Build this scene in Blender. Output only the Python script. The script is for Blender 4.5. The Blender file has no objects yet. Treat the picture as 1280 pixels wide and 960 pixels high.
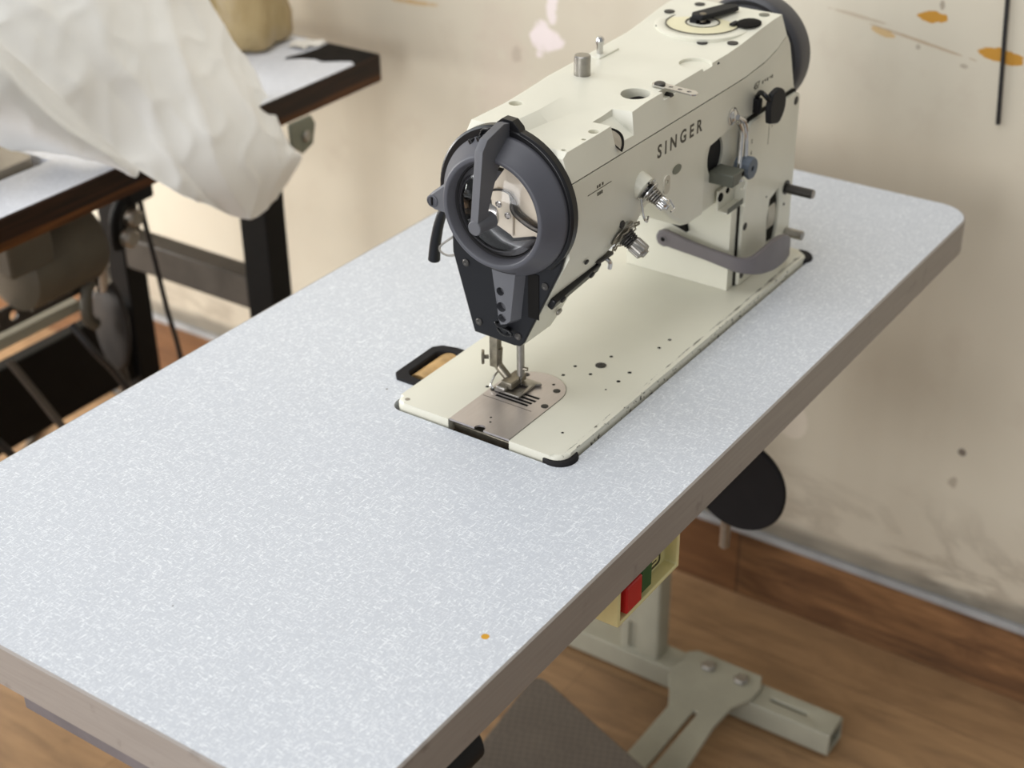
import bpy, bmesh, math, random
from mathutils import Vector, Matrix, noise
random.seed(7)
S = 0.001            # the scene is laid out in millimetres, z = 0 on the main table top
H = 760.0            # table height above the floor
FL = -H
WX = 834.0           # wall plane
C = bpy.context.scene.collection
sin, cos, pi = math.sin, math.cos, math.pi

# ------------------------------------------------------------------ materials
class NT:
    def __init__(s, name):
        s.m = bpy.data.materials.new(name); s.m.use_nodes = True
        s.t = s.m.node_tree; s.n = s.t.nodes; s.l = s.t.links
        s.b = s.n['Principled BSDF']
    def new(s, typ, **kw):
        n = s.n.new(typ)
        for k, v in kw.items():
            if k.startswith('i_'):
                n.inputs[int(k[2:]) if k[2:].isdigit() else k[2:].replace('_', ' ')].default_value = v
            else: setattr(n, k, v)
        return n
    def link(s, a, b): s.l.new(a, b)
    def coord(s, scale=(1, 1, 1), rot=(0, 0, 0), loc=(0, 0, 0)):
        tc = s.new('ShaderNodeTexCoord'); mp = s.new('ShaderNodeMapping')
        mp.inputs['Scale'].default_value = scale; mp.inputs['Rotation'].default_value = rot
        mp.inputs['Location'].default_value = loc
        s.link(tc.outputs['Object'], mp.inputs['Vector']); return mp.outputs['Vector']
    def noise(s, vec, scale, detail=3, rough=.55, dist=0):
        n = s.new('ShaderNodeTexNoise'); n.inputs['Scale'].default_value = scale
        n.inputs['Detail'].default_value = detail; n.inputs['Roughness'].default_value = rough
        n.inputs['Distortion'].default_value = dist
        s.link(vec, n.inputs['Vector']); return n.outputs['Fac']
    def ramp(s, fac, stops):
        r = s.new('ShaderNodeValToRGB'); e = r.color_ramp.elements
        while len(e) < len(stops): e.new(.5)
        for el, (p, c) in zip(e, stops):
            el.position = p; el.color = (c, c, c, 1) if not hasattr(c, '__len__') else (*c, 1)
        s.link(fac, r.inputs['Fac']); return r.outputs['Color']
    def mix(s, fac, a, b, mode='MIX'):
        m = s.new('ShaderNodeMix', data_type='RGBA', blend_type=mode)
        for sock, v in ((m.inputs['Factor'], fac), (m.inputs[6], a), (m.inputs[7], b)):
            if hasattr(v, 'node'): s.link(v, sock)
            elif hasattr(v, '__len__'): sock.default_value = (*v, 1) if len(v) == 3 else v
            else: sock.default_value = v
        return m.outputs[2]
    def math(s, op, a, b=None, clamp=False):
        m = s.new('ShaderNodeMath', operation=op, use_clamp=clamp)
        for i, v in enumerate((a, b)):
            if v is None: continue
            if hasattr(v, 'node'): s.link(v, m.inputs[i])
            else: m.inputs[i].default_value = v
        return m.outputs[0]
    def bump(s, h, strength=.2, dist=.001):
        b = s.new('ShaderNodeBump'); b.inputs['Strength'].default_value = strength
        b.inputs['Distance'].default_value = dist
        s.link(h, b.inputs['Height']); s.link(b.outputs[0], s.b.inputs['Normal'])
    def col(s, c):
        if hasattr(c, 'node'): s.link(c, s.b.inputs['Base Color'])
        else: s.b.inputs['Base Color'].default_value = (*c, 1)

def srgb(r, g, b):
    f = lambda v: (v / 255 / 12.92) if v <= 10 else ((v / 255 + .055) / 1.055) ** 2.4
    return (f(r), f(g), f(b))

def simple(name, rgb, rough=.5, metal=0, var=.12, nscale=30, bump=0, bscale=400, spec=.5):
    t = NT(name); v = t.coord()
    f = t.noise(v, nscale, 4)
    lo = tuple(max(0, c * (1 - var)) for c in rgb); hi = tuple(min(1, c * (1 + var)) for c in rgb)
    t.col(t.ramp(f, [(.3, lo), (.7, hi)]))
    t.b.inputs['Roughness'].default_value = rough; t.b.inputs['Metallic'].default_value = metal
    t.b.inputs['Specular IOR Level'].default_value = spec
    if bump: t.bump(t.noise(v, bscale, 2), bump)
    return t.m

M = {}
PAINT = srgb(224, 221, 205)
M['paint'] = simple('cream_machine_paint', PAINT, .34, 0, .05, 9, .03, 900)
M['seam'] = simple('seam_shadow_black', (.02, .018, .014), .8, spec=.1)
M['black'] = simple('black_enamel', (.008, .008, .009), .28, spec=.3)
M['matteblack'] = simple('matte_black', (.011, .011, .012), .6, spec=.25)
M['rubber'] = simple('black_rubber', (.013, .012, .013), .7, spec=.2)
M['wheel'] = simple('dark_wheel_enamel', srgb(64, 64, 69), .4, 0, .05)
M['navy'] = simple('dark_face_plate_paint', srgb(13, 14, 19), .45, 0, .08, spec=.3)
M['guard'] = simple('grey_guard_plastic', srgb(75, 75, 81), .48, 0, .06, 20, .05, 1500)
M['guardlight'] = simple('grey_guard_plastic_light', srgb(92, 92, 96), .5, 0, .06)
M['lever'] = simple('warm_grey_lever_plastic', srgb(112, 106, 108), .45, 0, .05)
M['olive'] = simple('olive_grey_plastic', srgb(92, 94, 84), .5, 0, .06)
M['blueknob'] = simple('blue_grey_knob_plastic', srgb(92, 102, 114), .5, 0, .06)
M['chrome'] = simple('worn_chrome', (.62, .61, .6), .22, 1, .1, 60)
M['steel'] = simple('dull_steel', (.36, .34, .31), .38, 1, .18, 80)
M['oldsteel'] = simple('oily_old_steel', (.24, .215, .17), .42, .9, .35, 90)
M['darksteel'] = simple('dark_steel', (.07, .065, .06), .42, .7, .2, 80)
M['screw'] = simple('dark_screw_head', (.035, .033, .03), .5, .4)
M['hole'] = simple('dark_hole', (.012, .011, .01), .85, spec=.1)
M['greyhole'] = simple('painted_hole_bottom', srgb(120, 118, 104), .6)
M['amber'] = simple('amber_wood_in_slot', srgb(196, 158, 104), .45, 0, .35, 40)
M['ivory'] = simple('ivory_switch_plastic', srgb(226, 216, 160), .42, 0, .04)
M['red'] = simple('red_button_plastic', srgb(190, 26, 30), .38, 0, .06)
M['green'] = simple('green_button_plastic', srgb(14, 84, 40), .38, 0, .06)
M['stand'] = simple('grey_green_stand_paint', srgb(158, 155, 138), .5, 0, .1, 14)
M['blackstand'] = simple('black_stand_paint', (.006, .0055, .005), .6, 0, .2, spec=.15)
M['greybar'] = simple('grey_bar_paint', srgb(86, 80, 73), .55, spec=.2)
M['guardbrown'] = simple('brown_grey_guard', srgb(50, 46, 43), .6, spec=.15)
M['motor'] = simple('grey_motor_paint', srgb(84, 79, 67), .55, 0, .2, 14)
M['cable'] = simple('black_cable', (.013, .012, .013), .55)
M['yellow'] = simple('yellowed_winder_paint', srgb(226, 219, 184), .4, 0, .06)
M['beigeplate'] = simple('beige_mechanism_cover', srgb(252, 240, 222), .3, 0, .06, 25)
M['bracketgreen'] = simple('grey_green_bracket', srgb(118, 120, 104), .5)
M['bracketlight'] = simple('pale_dial_plastic', srgb(190, 184, 168), .4)
M['whitepaper'] = simple('white_paper', (.75, .72, .66), .8)
M['letter'] = simple('dark_olive_lettering', srgb(66, 60, 46), .5)
M['apron'] = simple('grey_under_rail', srgb(112, 106, 108), .6)
M['greybed'] = simple('grey_brown_machine_bed', srgb(150, 140, 125), .5, 0, .12)
M['baretop'] = simple('bare_black_core', (.009, .007, .006), .7, 0, .5, 60, spec=.12)

def m_bed():
    t = NT('cream_bed_paint_with_chips'); v = t.coord()
    base = t.ramp(t.noise(v, 7, 4), [(.3, tuple(c * .93 for c in PAINT)), (.7, PAINT)])
    tc = t.new('ShaderNodeTexCoord'); sp = t.new('ShaderNodeSeparateXYZ'); t.link(tc.outputs['Object'], sp.inputs[0])
    y = t.math('ADD', sp.outputs['Y'], .089)                     # metres from the operator edge
    # worn strip just inside the operator edge
    band = t.math('SUBTRACT', 1.0, t.math('MULTIPLY', t.math('ABSOLUTE', t.math('SUBTRACT', y, .0045)), 520), True)
    n = t.noise(t.coord((18, 300, 300)), 3.0, 4, .65)
    far = t.math('MULTIPLY', t.math('ADD', sp.outputs['X'], .07), 1.4, True)
    thr = t.math('SUBTRACT', .61, t.math('MULTIPLY', far, .2))
    chip = t.math('MULTIPLY', t.math('SUBTRACT', t.math('ADD', n, t.math('MULTIPLY', band, .12)), t.math('ADD', thr, .06)), 30, True)
    chip = t.math('MULTIPLY', chip, t.math('GREATER_THAN', band, .08))
    edge = t.math('LESS_THAN', y, .0008)
    n2 = t.noise(v, 240, 3, .6)
    e2 = t.math('MULTIPLY', edge, t.math('MULTIPLY', t.math('SUBTRACT', n2, .6), 20, True))
    tot = t.math('MAXIMUM', chip, e2)
    c = t.mix(tot, base, (.055, .045, .03))
    t.col(c); t.b.inputs['Roughness'].default_value = .36
    return t.m
M['bed'] = m_bed()

def m_plate():
    t = NT('brushed_needle_plate_steel')
    v = t.coord((30, 700, 100)); f = t.noise(v, 2, 4)
    w = t.noise(t.coord(), 22, 3)
    c = t.mix(w, (.52, .46, .44), (.66, .63, .63))
    t.col(t.mix(t.math('MULTIPLY', f, .4), c, (.34, .31, .3)))
    t.b.inputs['Metallic'].default_value = .85; t.b.inputs['Roughness'].default_value = .36
    return t.m
M['plate'] = m_plate()

def m_laminate(name, base=srgb(201, 205, 212), hi=srgb(233, 236, 240), spot=True):
    t = NT(name)
    a = t.noise(t.coord((1, 4.5, 1), (0, 0, .5)), 185, 2, .6, .8)
    b = t.noise(t.coord((4.5, 1, 1), (0, 0, .35)), 185, 2, .6, .8)
    fib = t.math('MAXIMUM', t.ramp(a, [(.56, 0), (.68, 1)]), t.ramp(b, [(.56, 0), (.68, 1)]))
    big = t.noise(t.coord(), 6, 2)
    lo = t.mix(big, tuple(x * .95 for x in base), base)
    fine = t.noise(t.coord(), 420, 2)
    c = t.mix(fib, lo, hi)
    c = t.mix(t.math('MULTIPLY', t.ramp(fine, [(.38, 1), (.5, 0)]), .22), c, tuple(x * .78 for x in base))
    if spot:
        def dot(c, x, y, r, rgb):
            tc = t.new('ShaderNodeTexCoord'); d = t.new('ShaderNodeVectorMath', operation='DISTANCE')
            mp = t.new('ShaderNodeMapping'); mp.inputs['Scale'].default_value = (1, 1, 0)
            t.link(tc.outputs['Object'], mp.inputs['Vector']); t.link(mp.outputs[0], d.inputs[0])
            d.inputs[1].default_value = (x, y, 0)
            return t.mix(t.math('MULTIPLY', t.math('SUBTRACT', r, d.outputs['Value']), 1500, True), c, rgb)
        for p in SPOTS: c = dot(c, *p)
    t.col(c); t.b.inputs['Roughness'].default_value = .42
    t.bump(fib, .05, .0005)
    return t.m

def m_band():
    t = NT('taupe_edge_banding')
    f = t.noise(t.coord((6, 6, 120)), 3, 3)
    g = t.noise(t.coord(), 40, 4)
    c = t.mix(f, srgb(142, 134, 127), srgb(164, 156, 149))
    t.col(t.mix(t.ramp(g, [(.62, 0), (.74, .5)]), c, srgb(110, 102, 96)))
    t.b.inputs['Roughness'].default_value = .42
    return t.m
M['band'] = m_band()

def m_darkwood():
    t = NT('dark_lacquered_wood_edge')
    f = t.noise(t.coord((3, 30, 60)), 3, 5, .6)
    tc = t.new('ShaderNodeTexCoord'); sp = t.new('ShaderNodeSeparateXYZ'); t.link(tc.outputs['Object'], sp.inputs[0])
    low = t.math('MULTIPLY', t.math('SUBTRACT', .734, sp.outputs['Z']), 400, True)
    c = t.ramp(f, [(.35, (.010, .006, .004)), (.7, (.036, .014, .006))])
    c2 = t.ramp(f, [(.3, (.035, .012, .004)), (.7, (.13, .048, .012))])
    t.col(t.mix(low, c, c2)); t.b.inputs['Roughness'].default_value = .4; t.b.inputs['Specular IOR Level'].default_value = .18
    return t.m
M['darkwood'] = m_darkwood()

def m_floor():
    t = NT('brown_laminate_planks')
    br = t.new('ShaderNodeTexBrick'); br.offset = .37; br.inputs['Scale'].default_value = 1
    br.inputs['Brick Width'].default_value = 1.15; br.inputs['Row Height'].default_value = .16
    br.inputs['Mortar Size'].default_value = .0007
    br.inputs['Color1'].default_value = (.05, .05, .05, 1); br.inputs['Color2'].default_value = (.95, .95, .95, 1)
    br.inputs['Mortar'].default_value = (.3, .3, .3, 1)
    v = t.coord((1, 1, 1), (0, 0, pi / 2), (.31, .08, 0)); t.link(v, br.inputs['Vector'])
    g = t.noise(t.coord((14, 1.6, 1)), 3.2, 6, .62, .6)
    k = t.noise(t.coord((5, 2.2, 1)), 2.6, 5, .6, 1.4)
    c = t.ramp(g, [(.3, srgb(80, 60, 42)), (.5, srgb(144, 112, 78)), (.7, srgb(184, 148, 108))])
    c = t.mix(.5, c, t.ramp(k, [(.3, srgb(104, 78, 54)), (.62, srgb(174, 138, 98))]))
    c = t.mix(.35, c, t.mix(br.outputs['Color'], srgb(112, 84, 58), srgb(176, 140, 100)))
    knots = t.noise(t.coord((9, 5, 1), (0, 0, 0), (.4, .2, 0)), 1.5, 1)
    c = t.mix(t.ramp(knots, [(.7, 0), (.77, .8)]), c, srgb(48, 34, 26))
    c = t.mix(t.math('MULTIPLY', br.outputs['Fac'], .5), c, srgb(70, 50, 34))
    t.col(c); t.b.inputs['Roughness'].default_value = .5
    t.bump(g, .04)
    return t.m
M['floor'] = m_floor()

def m_base():
    t = NT('brown_baseboard_laminate')
    g = t.noise(t.coord((1, 1.6, 22)), 3, 6, .62, .5)
    k = t.noise(t.coord((1, 3, 9)), 2.1, 4, .6, 1)
    c = t.ramp(g, [(.28, srgb(70, 48, 30)), (.5, srgb(124, 88, 56)), (.75, srgb(154, 112, 74))])
    c = t.mix(t.ramp(k, [(.42, 0), (.62, .6)]), c, srgb(74, 46, 26))
    # butt joint between two boards
    tc = t.new('ShaderNodeTexCoord'); sp = t.new('ShaderNodeSeparateXYZ'); t.link(tc.outputs['Object'], sp.inputs[0])
    side = t.math('GREATER_THAN', sp.outputs['Y'], .213)
    c = t.mix(t.math('MULTIPLY', side, .45), c, srgb(112, 72, 40))
    j = t.math('LESS_THAN', t.math('ABSOLUTE', t.math('SUBTRACT', sp.outputs['Y'], .213)), .0015)
    c = t.mix(t.math('MULTIPLY', j, .7), c, (.02, .012, .006))
    t.col(c); t.b.inputs['Roughness'].default_value = .48
    return t.m
M['base'] = m_base()

def m_wall():
    t = NT('stained_beige_wall_paint')
    tc = t.new('ShaderNodeTexCoord'); sp = t.new('ShaderNodeSeparateXYZ'); t.link(tc.outputs['Object'], sp.inputs[0])
    Y, Z = sp.outputs['Y'], sp.outputs['Z']
    big = t.noise(t.coord(), 3.2, 3)
    c = t.mix(t.ramp(big, [(.3, 0), (.7, 1)]), srgb(206, 197, 178), srgb(218, 210, 191))
    mott = t.noise(t.coord(), 14, 5, .6)
    c = t.mix(t.ramp(mott, [(.56, 0), (.74, .4)]), c, srgb(198, 186, 168))
    # grime and cracked plaster low on the wall
    crack = t.noise(t.coord((1, 1.2, 3.4), (.5, 0, 0)), 3.6, 6, .62, .7)
    lowm = t.math('MULTIPLY', t.math('SUBTRACT', -.47, Z), 9, True)
    line = t.math('SUBTRACT', 1, t.math('MULTIPLY', t.math('ABSOLUTE', t.math('SUBTRACT', crack, .5)), 13), True)
    c = t.mix(t.math('MULTIPLY', t.math('MULTIPLY', line, lowm), .42), c, srgb(112, 98, 84))
    c = t.mix(t.math('MULTIPLY', lowm, .28), c, srgb(176, 160, 138))
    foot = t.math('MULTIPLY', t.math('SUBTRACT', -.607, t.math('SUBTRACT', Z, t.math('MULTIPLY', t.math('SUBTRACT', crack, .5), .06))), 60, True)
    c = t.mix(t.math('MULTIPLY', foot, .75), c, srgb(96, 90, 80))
    wob = t.noise(t.coord(), 26, 4, .6); wob2 = t.noise(t.coord((1, 1, 1), (0, 0, 0), (3, 5, 1)), 70, 4, .65)
    def stain(c, y, z, ry, rz, rgb, amt=1, soft=5, slope=0, wv=.9):
        dy = t.math('SUBTRACT', Y, y * S); dz = t.math('SUBTRACT', t.math('SUBTRACT', Z, z * S), t.math('MULTIPLY', dy, slope))
        a = t.math('POWER', t.math('DIVIDE', dy, ry * S), 2); b = t.math('POWER', t.math('DIVIDE', dz, rz * S), 2)
        d = t.math('ADD', a, b)
        d = t.math('ADD', d, t.math('MULTIPLY', t.math('SUBTRACT', t.math('ADD', t.math('MULTIPLY', wob, .5), t.math('MULTIPLY', wob2, .5)), .5), wv * 5))
        k = t.math('MULTIPLY', t.math('SUBTRACT', 1, d), soft, True)
        return t.mix(t.math('MULTIPLY', k, amt), c, rgb)
    OR = srgb(196, 142, 52); PK = srgb(240, 228, 226); DK = srgb(136, 118, 100)
    c = stain(c, 566, 42, 30, 16, PK, .95, 4); c = stain(c, 580, 28, 24, 24, PK, .0, 4)
    c = stain(c, 574, 40, 18, 26, PK, .9, 4); c = stain(c, 556, 84, 11, 24, PK, .85, 3)
    c = stain(c, 23, 162, 17, 7, OR, 1, 6); c = stain(c, -66, 130, 30, 8, OR, 1, 6, .08)
    c = stain(c, 82, 133, 17, 5, srgb(206, 168, 104), .8, 4, .2)
    c = stain(c, 40, 131, 70, 1.8, srgb(170, 140, 104), .6, 3, .16)
    c = stain(c, 120, 148, 45, 2.5, srgb(170, 146, 118), .5, 3, .1)
    c = stain(c, 798, 56, 44, 4, srgb(196, 160, 100), .7, 3, -.05)
    c = stain(c, 615, 10, 9, 12, DK, .35, 2); c = stain(c, 15, 177, 4, 7, DK, .6, 3)
    c = stain(c, 152, -436, 24, 30, srgb(232, 222, 206), .8, 8, 0, .15)
    c = stain(c, -90, -403, 6, 6, srgb(84, 70, 62), .8, 3, 0, .3); c = stain(c, -84, -452, 8, 11, DK, .5, 2)
    c = stain(c, -63, 127, 14, 30, DK, .0, 2)
    c = stain(c, -20, 110, 6, 4, DK, .5, 3); c = stain(c, 38, 123, 3, 3, DK, .5, 3)
    c = stain(c, 640, -40, 60, 130, srgb(202, 184, 170), .3, 1.2)
    # soft vertical shadow bands painted into the wall colour
    st = t.noise(t.coord((1, 1, .12)), 6, 3, .5)
    c = t.mix(t.ramp(st, [(.5, 0), (.68, .3)]), c, srgb(186, 174, 154))
    t.col(c); t.b.inputs['Roughness'].default_value = .8
    t.bump(t.math('ADD', mott, t.math('MULTIPLY', line, lowm)), .12, .004)
    return t.m
M['wall'] = m_wall()
M['caulk'] = simple('grey_skirting_strip', srgb(156, 155, 154), .6, 0, .2, 18)

def m_cloth():
    t = NT('white_cotton_cover'); v = t.coord()
    f = t.noise(v, 5, 4); w = t.noise(t.coord((1, 1, 1), (.4, .2, .3)), 16, 5, .6, .8)
    c = t.mix(f, srgb(226, 224, 218), srgb(243, 243, 242))
    t.col(t.mix(t.ramp(w, [(.6, 0), (.8, .35)]), c, srgb(214, 208, 194)))
    t.b.inputs['Roughness'].default_value = .75
    t.b.inputs['Sheen Weight'].default_value = .15
    t.bump(w, .12, .004)
    return t.m
M['cloth'] = m_cloth()

def m_bag():
    t = NT('beige_plastic_bag'); w = t.noise(t.coord(), 14, 4, .6, 1)
    t.col(t.mix(w, srgb(150, 126, 84), srgb(200, 180, 136)))
    t.b.inputs['Roughness'].default_value = .3; t.bump(w, .5, .01)
    return t.m
M['bag'] = m_bag()

def m_lens():
    t = NT('clear_guard_lens'); w = t.noise(t.coord(), 30, 3)
    t.col((.9, .9, .9)); t.link(t.ramp(w, [(.3, .04), (.8, .12)]), t.b.inputs['Roughness'])
    tr = t.new('ShaderNodeBsdfTransparent'); tr.inputs['Color'].default_value = (.94, .93, .92, 1)
    fr = t.new('ShaderNodeFresnel'); fr.inputs['IOR'].default_value = 1.35
    mx = t.new('ShaderNodeMixShader'); t.link(fr.outputs[0], mx.inputs[0]); t.link(tr.outputs[0], mx.inputs[1])
    t.b.inputs['Metallic'].default_value = 1; t.link(t.b.outputs[0], mx.inputs[2])
    t.link(mx.outputs[0], t.n['Material Output'].inputs['Surface'])
    return t.m
M['lens'] = m_lens()

def m_tread():
    t = NT('dark_ribbed_treadle_rubber'); v = t.coord((1, 1, 1), (0, 0, .35))
    ch = t.new('ShaderNodeTexChecker'); ch.inputs['Scale'].default_value = 165; t.link(v, ch.inputs['Vector'])
    n = t.noise(v, 20, 3)
    c = t.mix(n, srgb(92, 83, 74), srgb(116, 106, 95))
    t.col(t.mix(t.math('MULTIPLY', ch.outputs['Fac'], .25), c, srgb(66, 59, 52)))
    t.b.inputs['Roughness'].default_value = .65; t.bump(ch.outputs['Fac'], .3, .002)
    return t.m
M['tread'] = m_tread()

# ------------------------------------------------------------------ geometry helpers (mm)
def bm_new(): return bmesh.new()
def poly_prism(bm, pts, axis, a, b):
    """pts: 2D outline in the two other axes (order x<y<z), extruded along axis from a to b"""
    def P(u, v, w): return {'x': (w, u, v), 'y': (u, w, v), 'z': (u, v, w)}[axis]
    lo = [bm.verts.new(P(u, v, a)) for u, v in pts]; hi = [bm.verts.new(P(u, v, b)) for u, v in pts]
    n = len(pts); bm.faces.new(lo); bm.faces.new(hi)
    for i in range(n): bm.faces.new((lo[i], lo[(i + 1) % n], hi[(i + 1) % n], hi[i]))
    return bm
def box(bm, x0, x1, y0, y1, z0, z1):
    return poly_prism(bm, [(x0, y0), (x1, y0), (x1, y1), (x0, y1)], 'z', z0, z1)
def rrect(u0, u1, v0, v1, r, n=6):
    rs = r if hasattr(r, '__len__') else (r,) * 4
    out = []
    for (cu, cv, a0, rr) in ((u0, v0, pi, rs[0]), (u1, v0, 1.5 * pi, rs[1]), (u1, v1, 0, rs[2]), (u0, v1, .5 * pi, rs[3])):
        sx = 1 if cu == u0 else -1; sy = 1 if cv == v0 else -1
        for i in range(n + 1):
            a = a0 + i * (pi / 2) / n
            out.append((cu + sx * rr + rr * cos(a), cv + sy * rr + rr * sin(a)))
    return out
def frame(d):
    d = Vector(d).normalized(); up = Vector((0, 0, 1)) if abs(d.z) < .9 else Vector((1, 0, 0))
    u = d.cross(up).normalized(); return u, u.cross(d).normalized(), d
def lathe(bm, c, axis, prof, n=40, a0=0, a1=2 * pi, closed=False):
    """prof: (radius, distance along axis) pairs"""
    u, v, d = frame(axis); c = Vector(c); full = abs(a1 - a0 - 2 * pi) < 1e-6
    rings = []
    for r, h in prof:
        if r < 1e-6: rings.append([bm.verts.new(c + d * h)]); continue
        k = n if full else n + 1
        rings.append([bm.verts.new(c + d * h + (u * cos(a0 + (a1 - a0) * i / n) + v * sin(a0 + (a1 - a0) * i / n)) * r) for i in range(k)])
    seq = list(zip(rings, rings[1:])) + ([(rings[-1], rings[0])] if closed else [])
    for A, B in seq:
        m = max(len(A), len(B)); top = m if full else m - 1
        for i in range(top):
            j = (i + 1) % m
            q = [A[i % len(A)], A[j % len(A)], B[j % len(B)], B[i % len(B)]]
            f = []
            for x in q:
                if x not in f: f.append(x)
            if len(f) > 2: bm.faces.new(f)
    return bm
def cyl(bm, p0, p1, r0, r1=None, n=24):
    p0, p1 = Vector(p0), Vector(p1); L = (p1 - p0).length
    return lathe(bm, p0, p1 - p0, [(0, 0), (r0, 0), (r0 if r1 is None else r1, L), (0, L)], n)
def bcyl(bm, p0, p1, r, b=.6, n=24):
    p0, p1 = Vector(p0), Vector(p1); L = (p1 - p0).length
    return lathe(bm, p0, p1 - p0, [(0, 0), (r - b, 0), (r, b), (r, L - b), (r - b, L), (0, L)], n)
def spline(pts, k=6):
    P = [Vector(p) for p in pts]; out = []
    for i in range(len(P) - 1):
        a, b, c, d = P[max(i - 1, 0)], P[i], P[i + 1], P[min(i + 2, len(P) - 1)]
        for s in range(k):
            t = s / k
            out.append(.5 * ((2 * b) + (c - a) * t + (2 * a - 5 * b + 4 * c - d) * t * t + (3 * b - a - 3 * c + d) * t ** 3))
    out.append(P[-1]); return out
def tube(bm, pts, r, n=10, k=6, rr=None):
    P = spline(pts, k) if k > 1 else [Vector(p) for p in pts]
    u = None; rings = []
    for i, p in enumerate(P):
        d = (P[min(i + 1, len(P) - 1)] - P[max(i - 1, 0)]).normalized()
        if u is None: u = frame(d)[0]
        u = (u - d * u.dot(d)).normalized(); v = d.cross(u)
        q = r if rr is None else rr(i / (len(P) - 1))
        rings.append([bm.verts.new(p + (u * cos(2 * pi * j / n) + v * sin(2 * pi * j / n)) * q) for j in range(n)])
    for A, B in zip(rings, rings[1:]):
        for j in range(n): bm.faces.new((A[j], A[(j + 1) % n], B[(j + 1) % n], B[j]))
    bm.faces.new(rings[0]); bm.faces.new(rings[-1]); return bm
def sweep_strip(bm, path, thick):
    """path: (x, y, z_low, z_high) stations; a bent strip of given thickness"""
    n = len(path); L, R = [], []
    for i, (x, y, a, b) in enumerate(path):
        p, q = path[max(i - 1, 0)], path[min(i + 1, n - 1)]
        d = Vector((q[0] - p[0], q[1] - p[1], 0)).normalized(); nn = Vector((-d.y, d.x, 0)) * thick / 2
        L.append([bm.verts.new((x + nn.x, y + nn.y, a)), bm.verts.new((x + nn.x, y + nn.y, b))])
        R.append([bm.verts.new((x - nn.x, y - nn.y, a)), bm.verts.new((x - nn.x, y - nn.y, b))])
    for i in range(n - 1):
        bm.faces.new((L[i][0], L[i + 1][0], L[i + 1][1], L[i][1])); bm.faces.new((R[i][0], R[i + 1][0], R[i + 1][1], R[i][1]))
        bm.faces.new((L[i][1], L[i + 1][1], R[i + 1][1], R[i][1])); bm.faces.new((L[i][0], L[i + 1][0], R[i + 1][0], R[i][0]))
    for i in (0, n - 1): bm.faces.new((L[i][0], L[i][1], R[i][1], R[i][0]))
    return bm
def grid_surf(rows, k=6):
    """fine points of a smooth surface through a control grid"""
    fine = [spline(r, k) for r in rows]
    cols = [spline([f[j] for f in fine], k) for j in range(len(fine[0]))]
    return [[c[i] for c in cols] for i in range(len(cols[0]))]
def bevel_edges(bm, test, off, seg=3):
    es = [e for e in bm.edges if test(e)]
    if es: bmesh.ops.bevel(bm, geom=es, offset=off, segments=seg, profile=.5, affect='EDGES', clamp_overlap=True)
def fin(bm):
    bmesh.ops.remove_doubles(bm, verts=bm.verts, dist=1e-4); bmesh.ops.recalc_face_normals(bm, faces=bm.faces); return bm
def boolean(bm, cutters, op='DIFFERENCE'):
    def tmp(b):
        fin(b); me = bpy.data.meshes.new('t'); b.to_mesh(me); b.free(); o = bpy.data.objects.new('t', me); C.objects.link(o); return o
    o = tmp(bm); cs = [tmp(c) for c in cutters]
    for c in cs:
        m = o.modifiers.new('b', 'BOOLEAN'); m.operation = op; m.object = c; m.solver = 'EXACT'
    bpy.context.view_layer.update()
    dg = bpy.context.evaluated_depsgraph_get(); e = o.evaluated_get(dg)
    out = bmesh.new(); out.from_mesh(e.to_mesh()); e.to_mesh_clear()
    for q in cs + [o]:
        me = q.data; bpy.data.objects.remove(q); bpy.data.meshes.remove(me)
    return out

# ------------------------------------------------------------------ object helpers
ORG = {}
def thing(name, label, cat, org, group=None):
    o = bpy.data.objects.new(name, None); C.objects.link(o); o.empty_display_size = .05
    o.location = (org[0] * S, org[1] * S, (org[2] + H) * S); ORG[o.name] = Vector(org)
    o['label'] = label; o['category'] = cat
    if group: o['group'] = group
    return o
def root_of(o):
    while o.parent: o = o.parent
    return o
def mesh_obj(name, bm, mat, org, bev=0, seg=2, angle=35, smooth=True):
    fin(bm); bmesh.ops.translate(bm, verts=bm.verts, vec=-Vector(org)); bmesh.ops.scale(bm, verts=bm.verts, vec=(S, S, S))
    me = bpy.data.meshes.new(name); bm.to_mesh(me); bm.free()
    if smooth:
        me.shade_smooth(); me.set_sharp_from_angle(angle=math.radians(angle))
    me.materials.append(M[mat] if isinstance(mat, str) else mat)
    o = bpy.data.objects.new(name, me); C.objects.link(o)
    if bev:
        b = o.modifiers.new('bevel', 'BEVEL'); b.width = bev * S; b.segments = seg; b.limit_method = 'ANGLE'
        b.angle_limit = math.radians(32); b.harden_normals = False; b.miter_outer = 'MITER_ARC'
    return o
def part(name, bm, mat, parent, bev=0, seg=2, label=None, angle=35):
    o = mesh_obj(name, bm, mat, ORG[root_of(parent).name], bev, seg, angle)
    o.parent = parent
    if label: o['label'] = label
    return o
def single(name, bm, mat, label, cat, org, bev=0, group=None, angle=35):
    o = mesh_obj(name, bm, mat, org, bev, 2, angle); o.location = (org[0] * S, org[1] * S, (org[2] + H) * S)
    ORG[o.name] = Vector(org); o['label'] = label; o['category'] = cat
    if group: o['group'] = group
    return o
def struct(name, bm, mat, bev=0):
    o = mesh_obj(name, bm, mat, (0, 0, 0), bev); o.location = (0, 0, H * S); o['kind'] = 'structure'; return o
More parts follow.
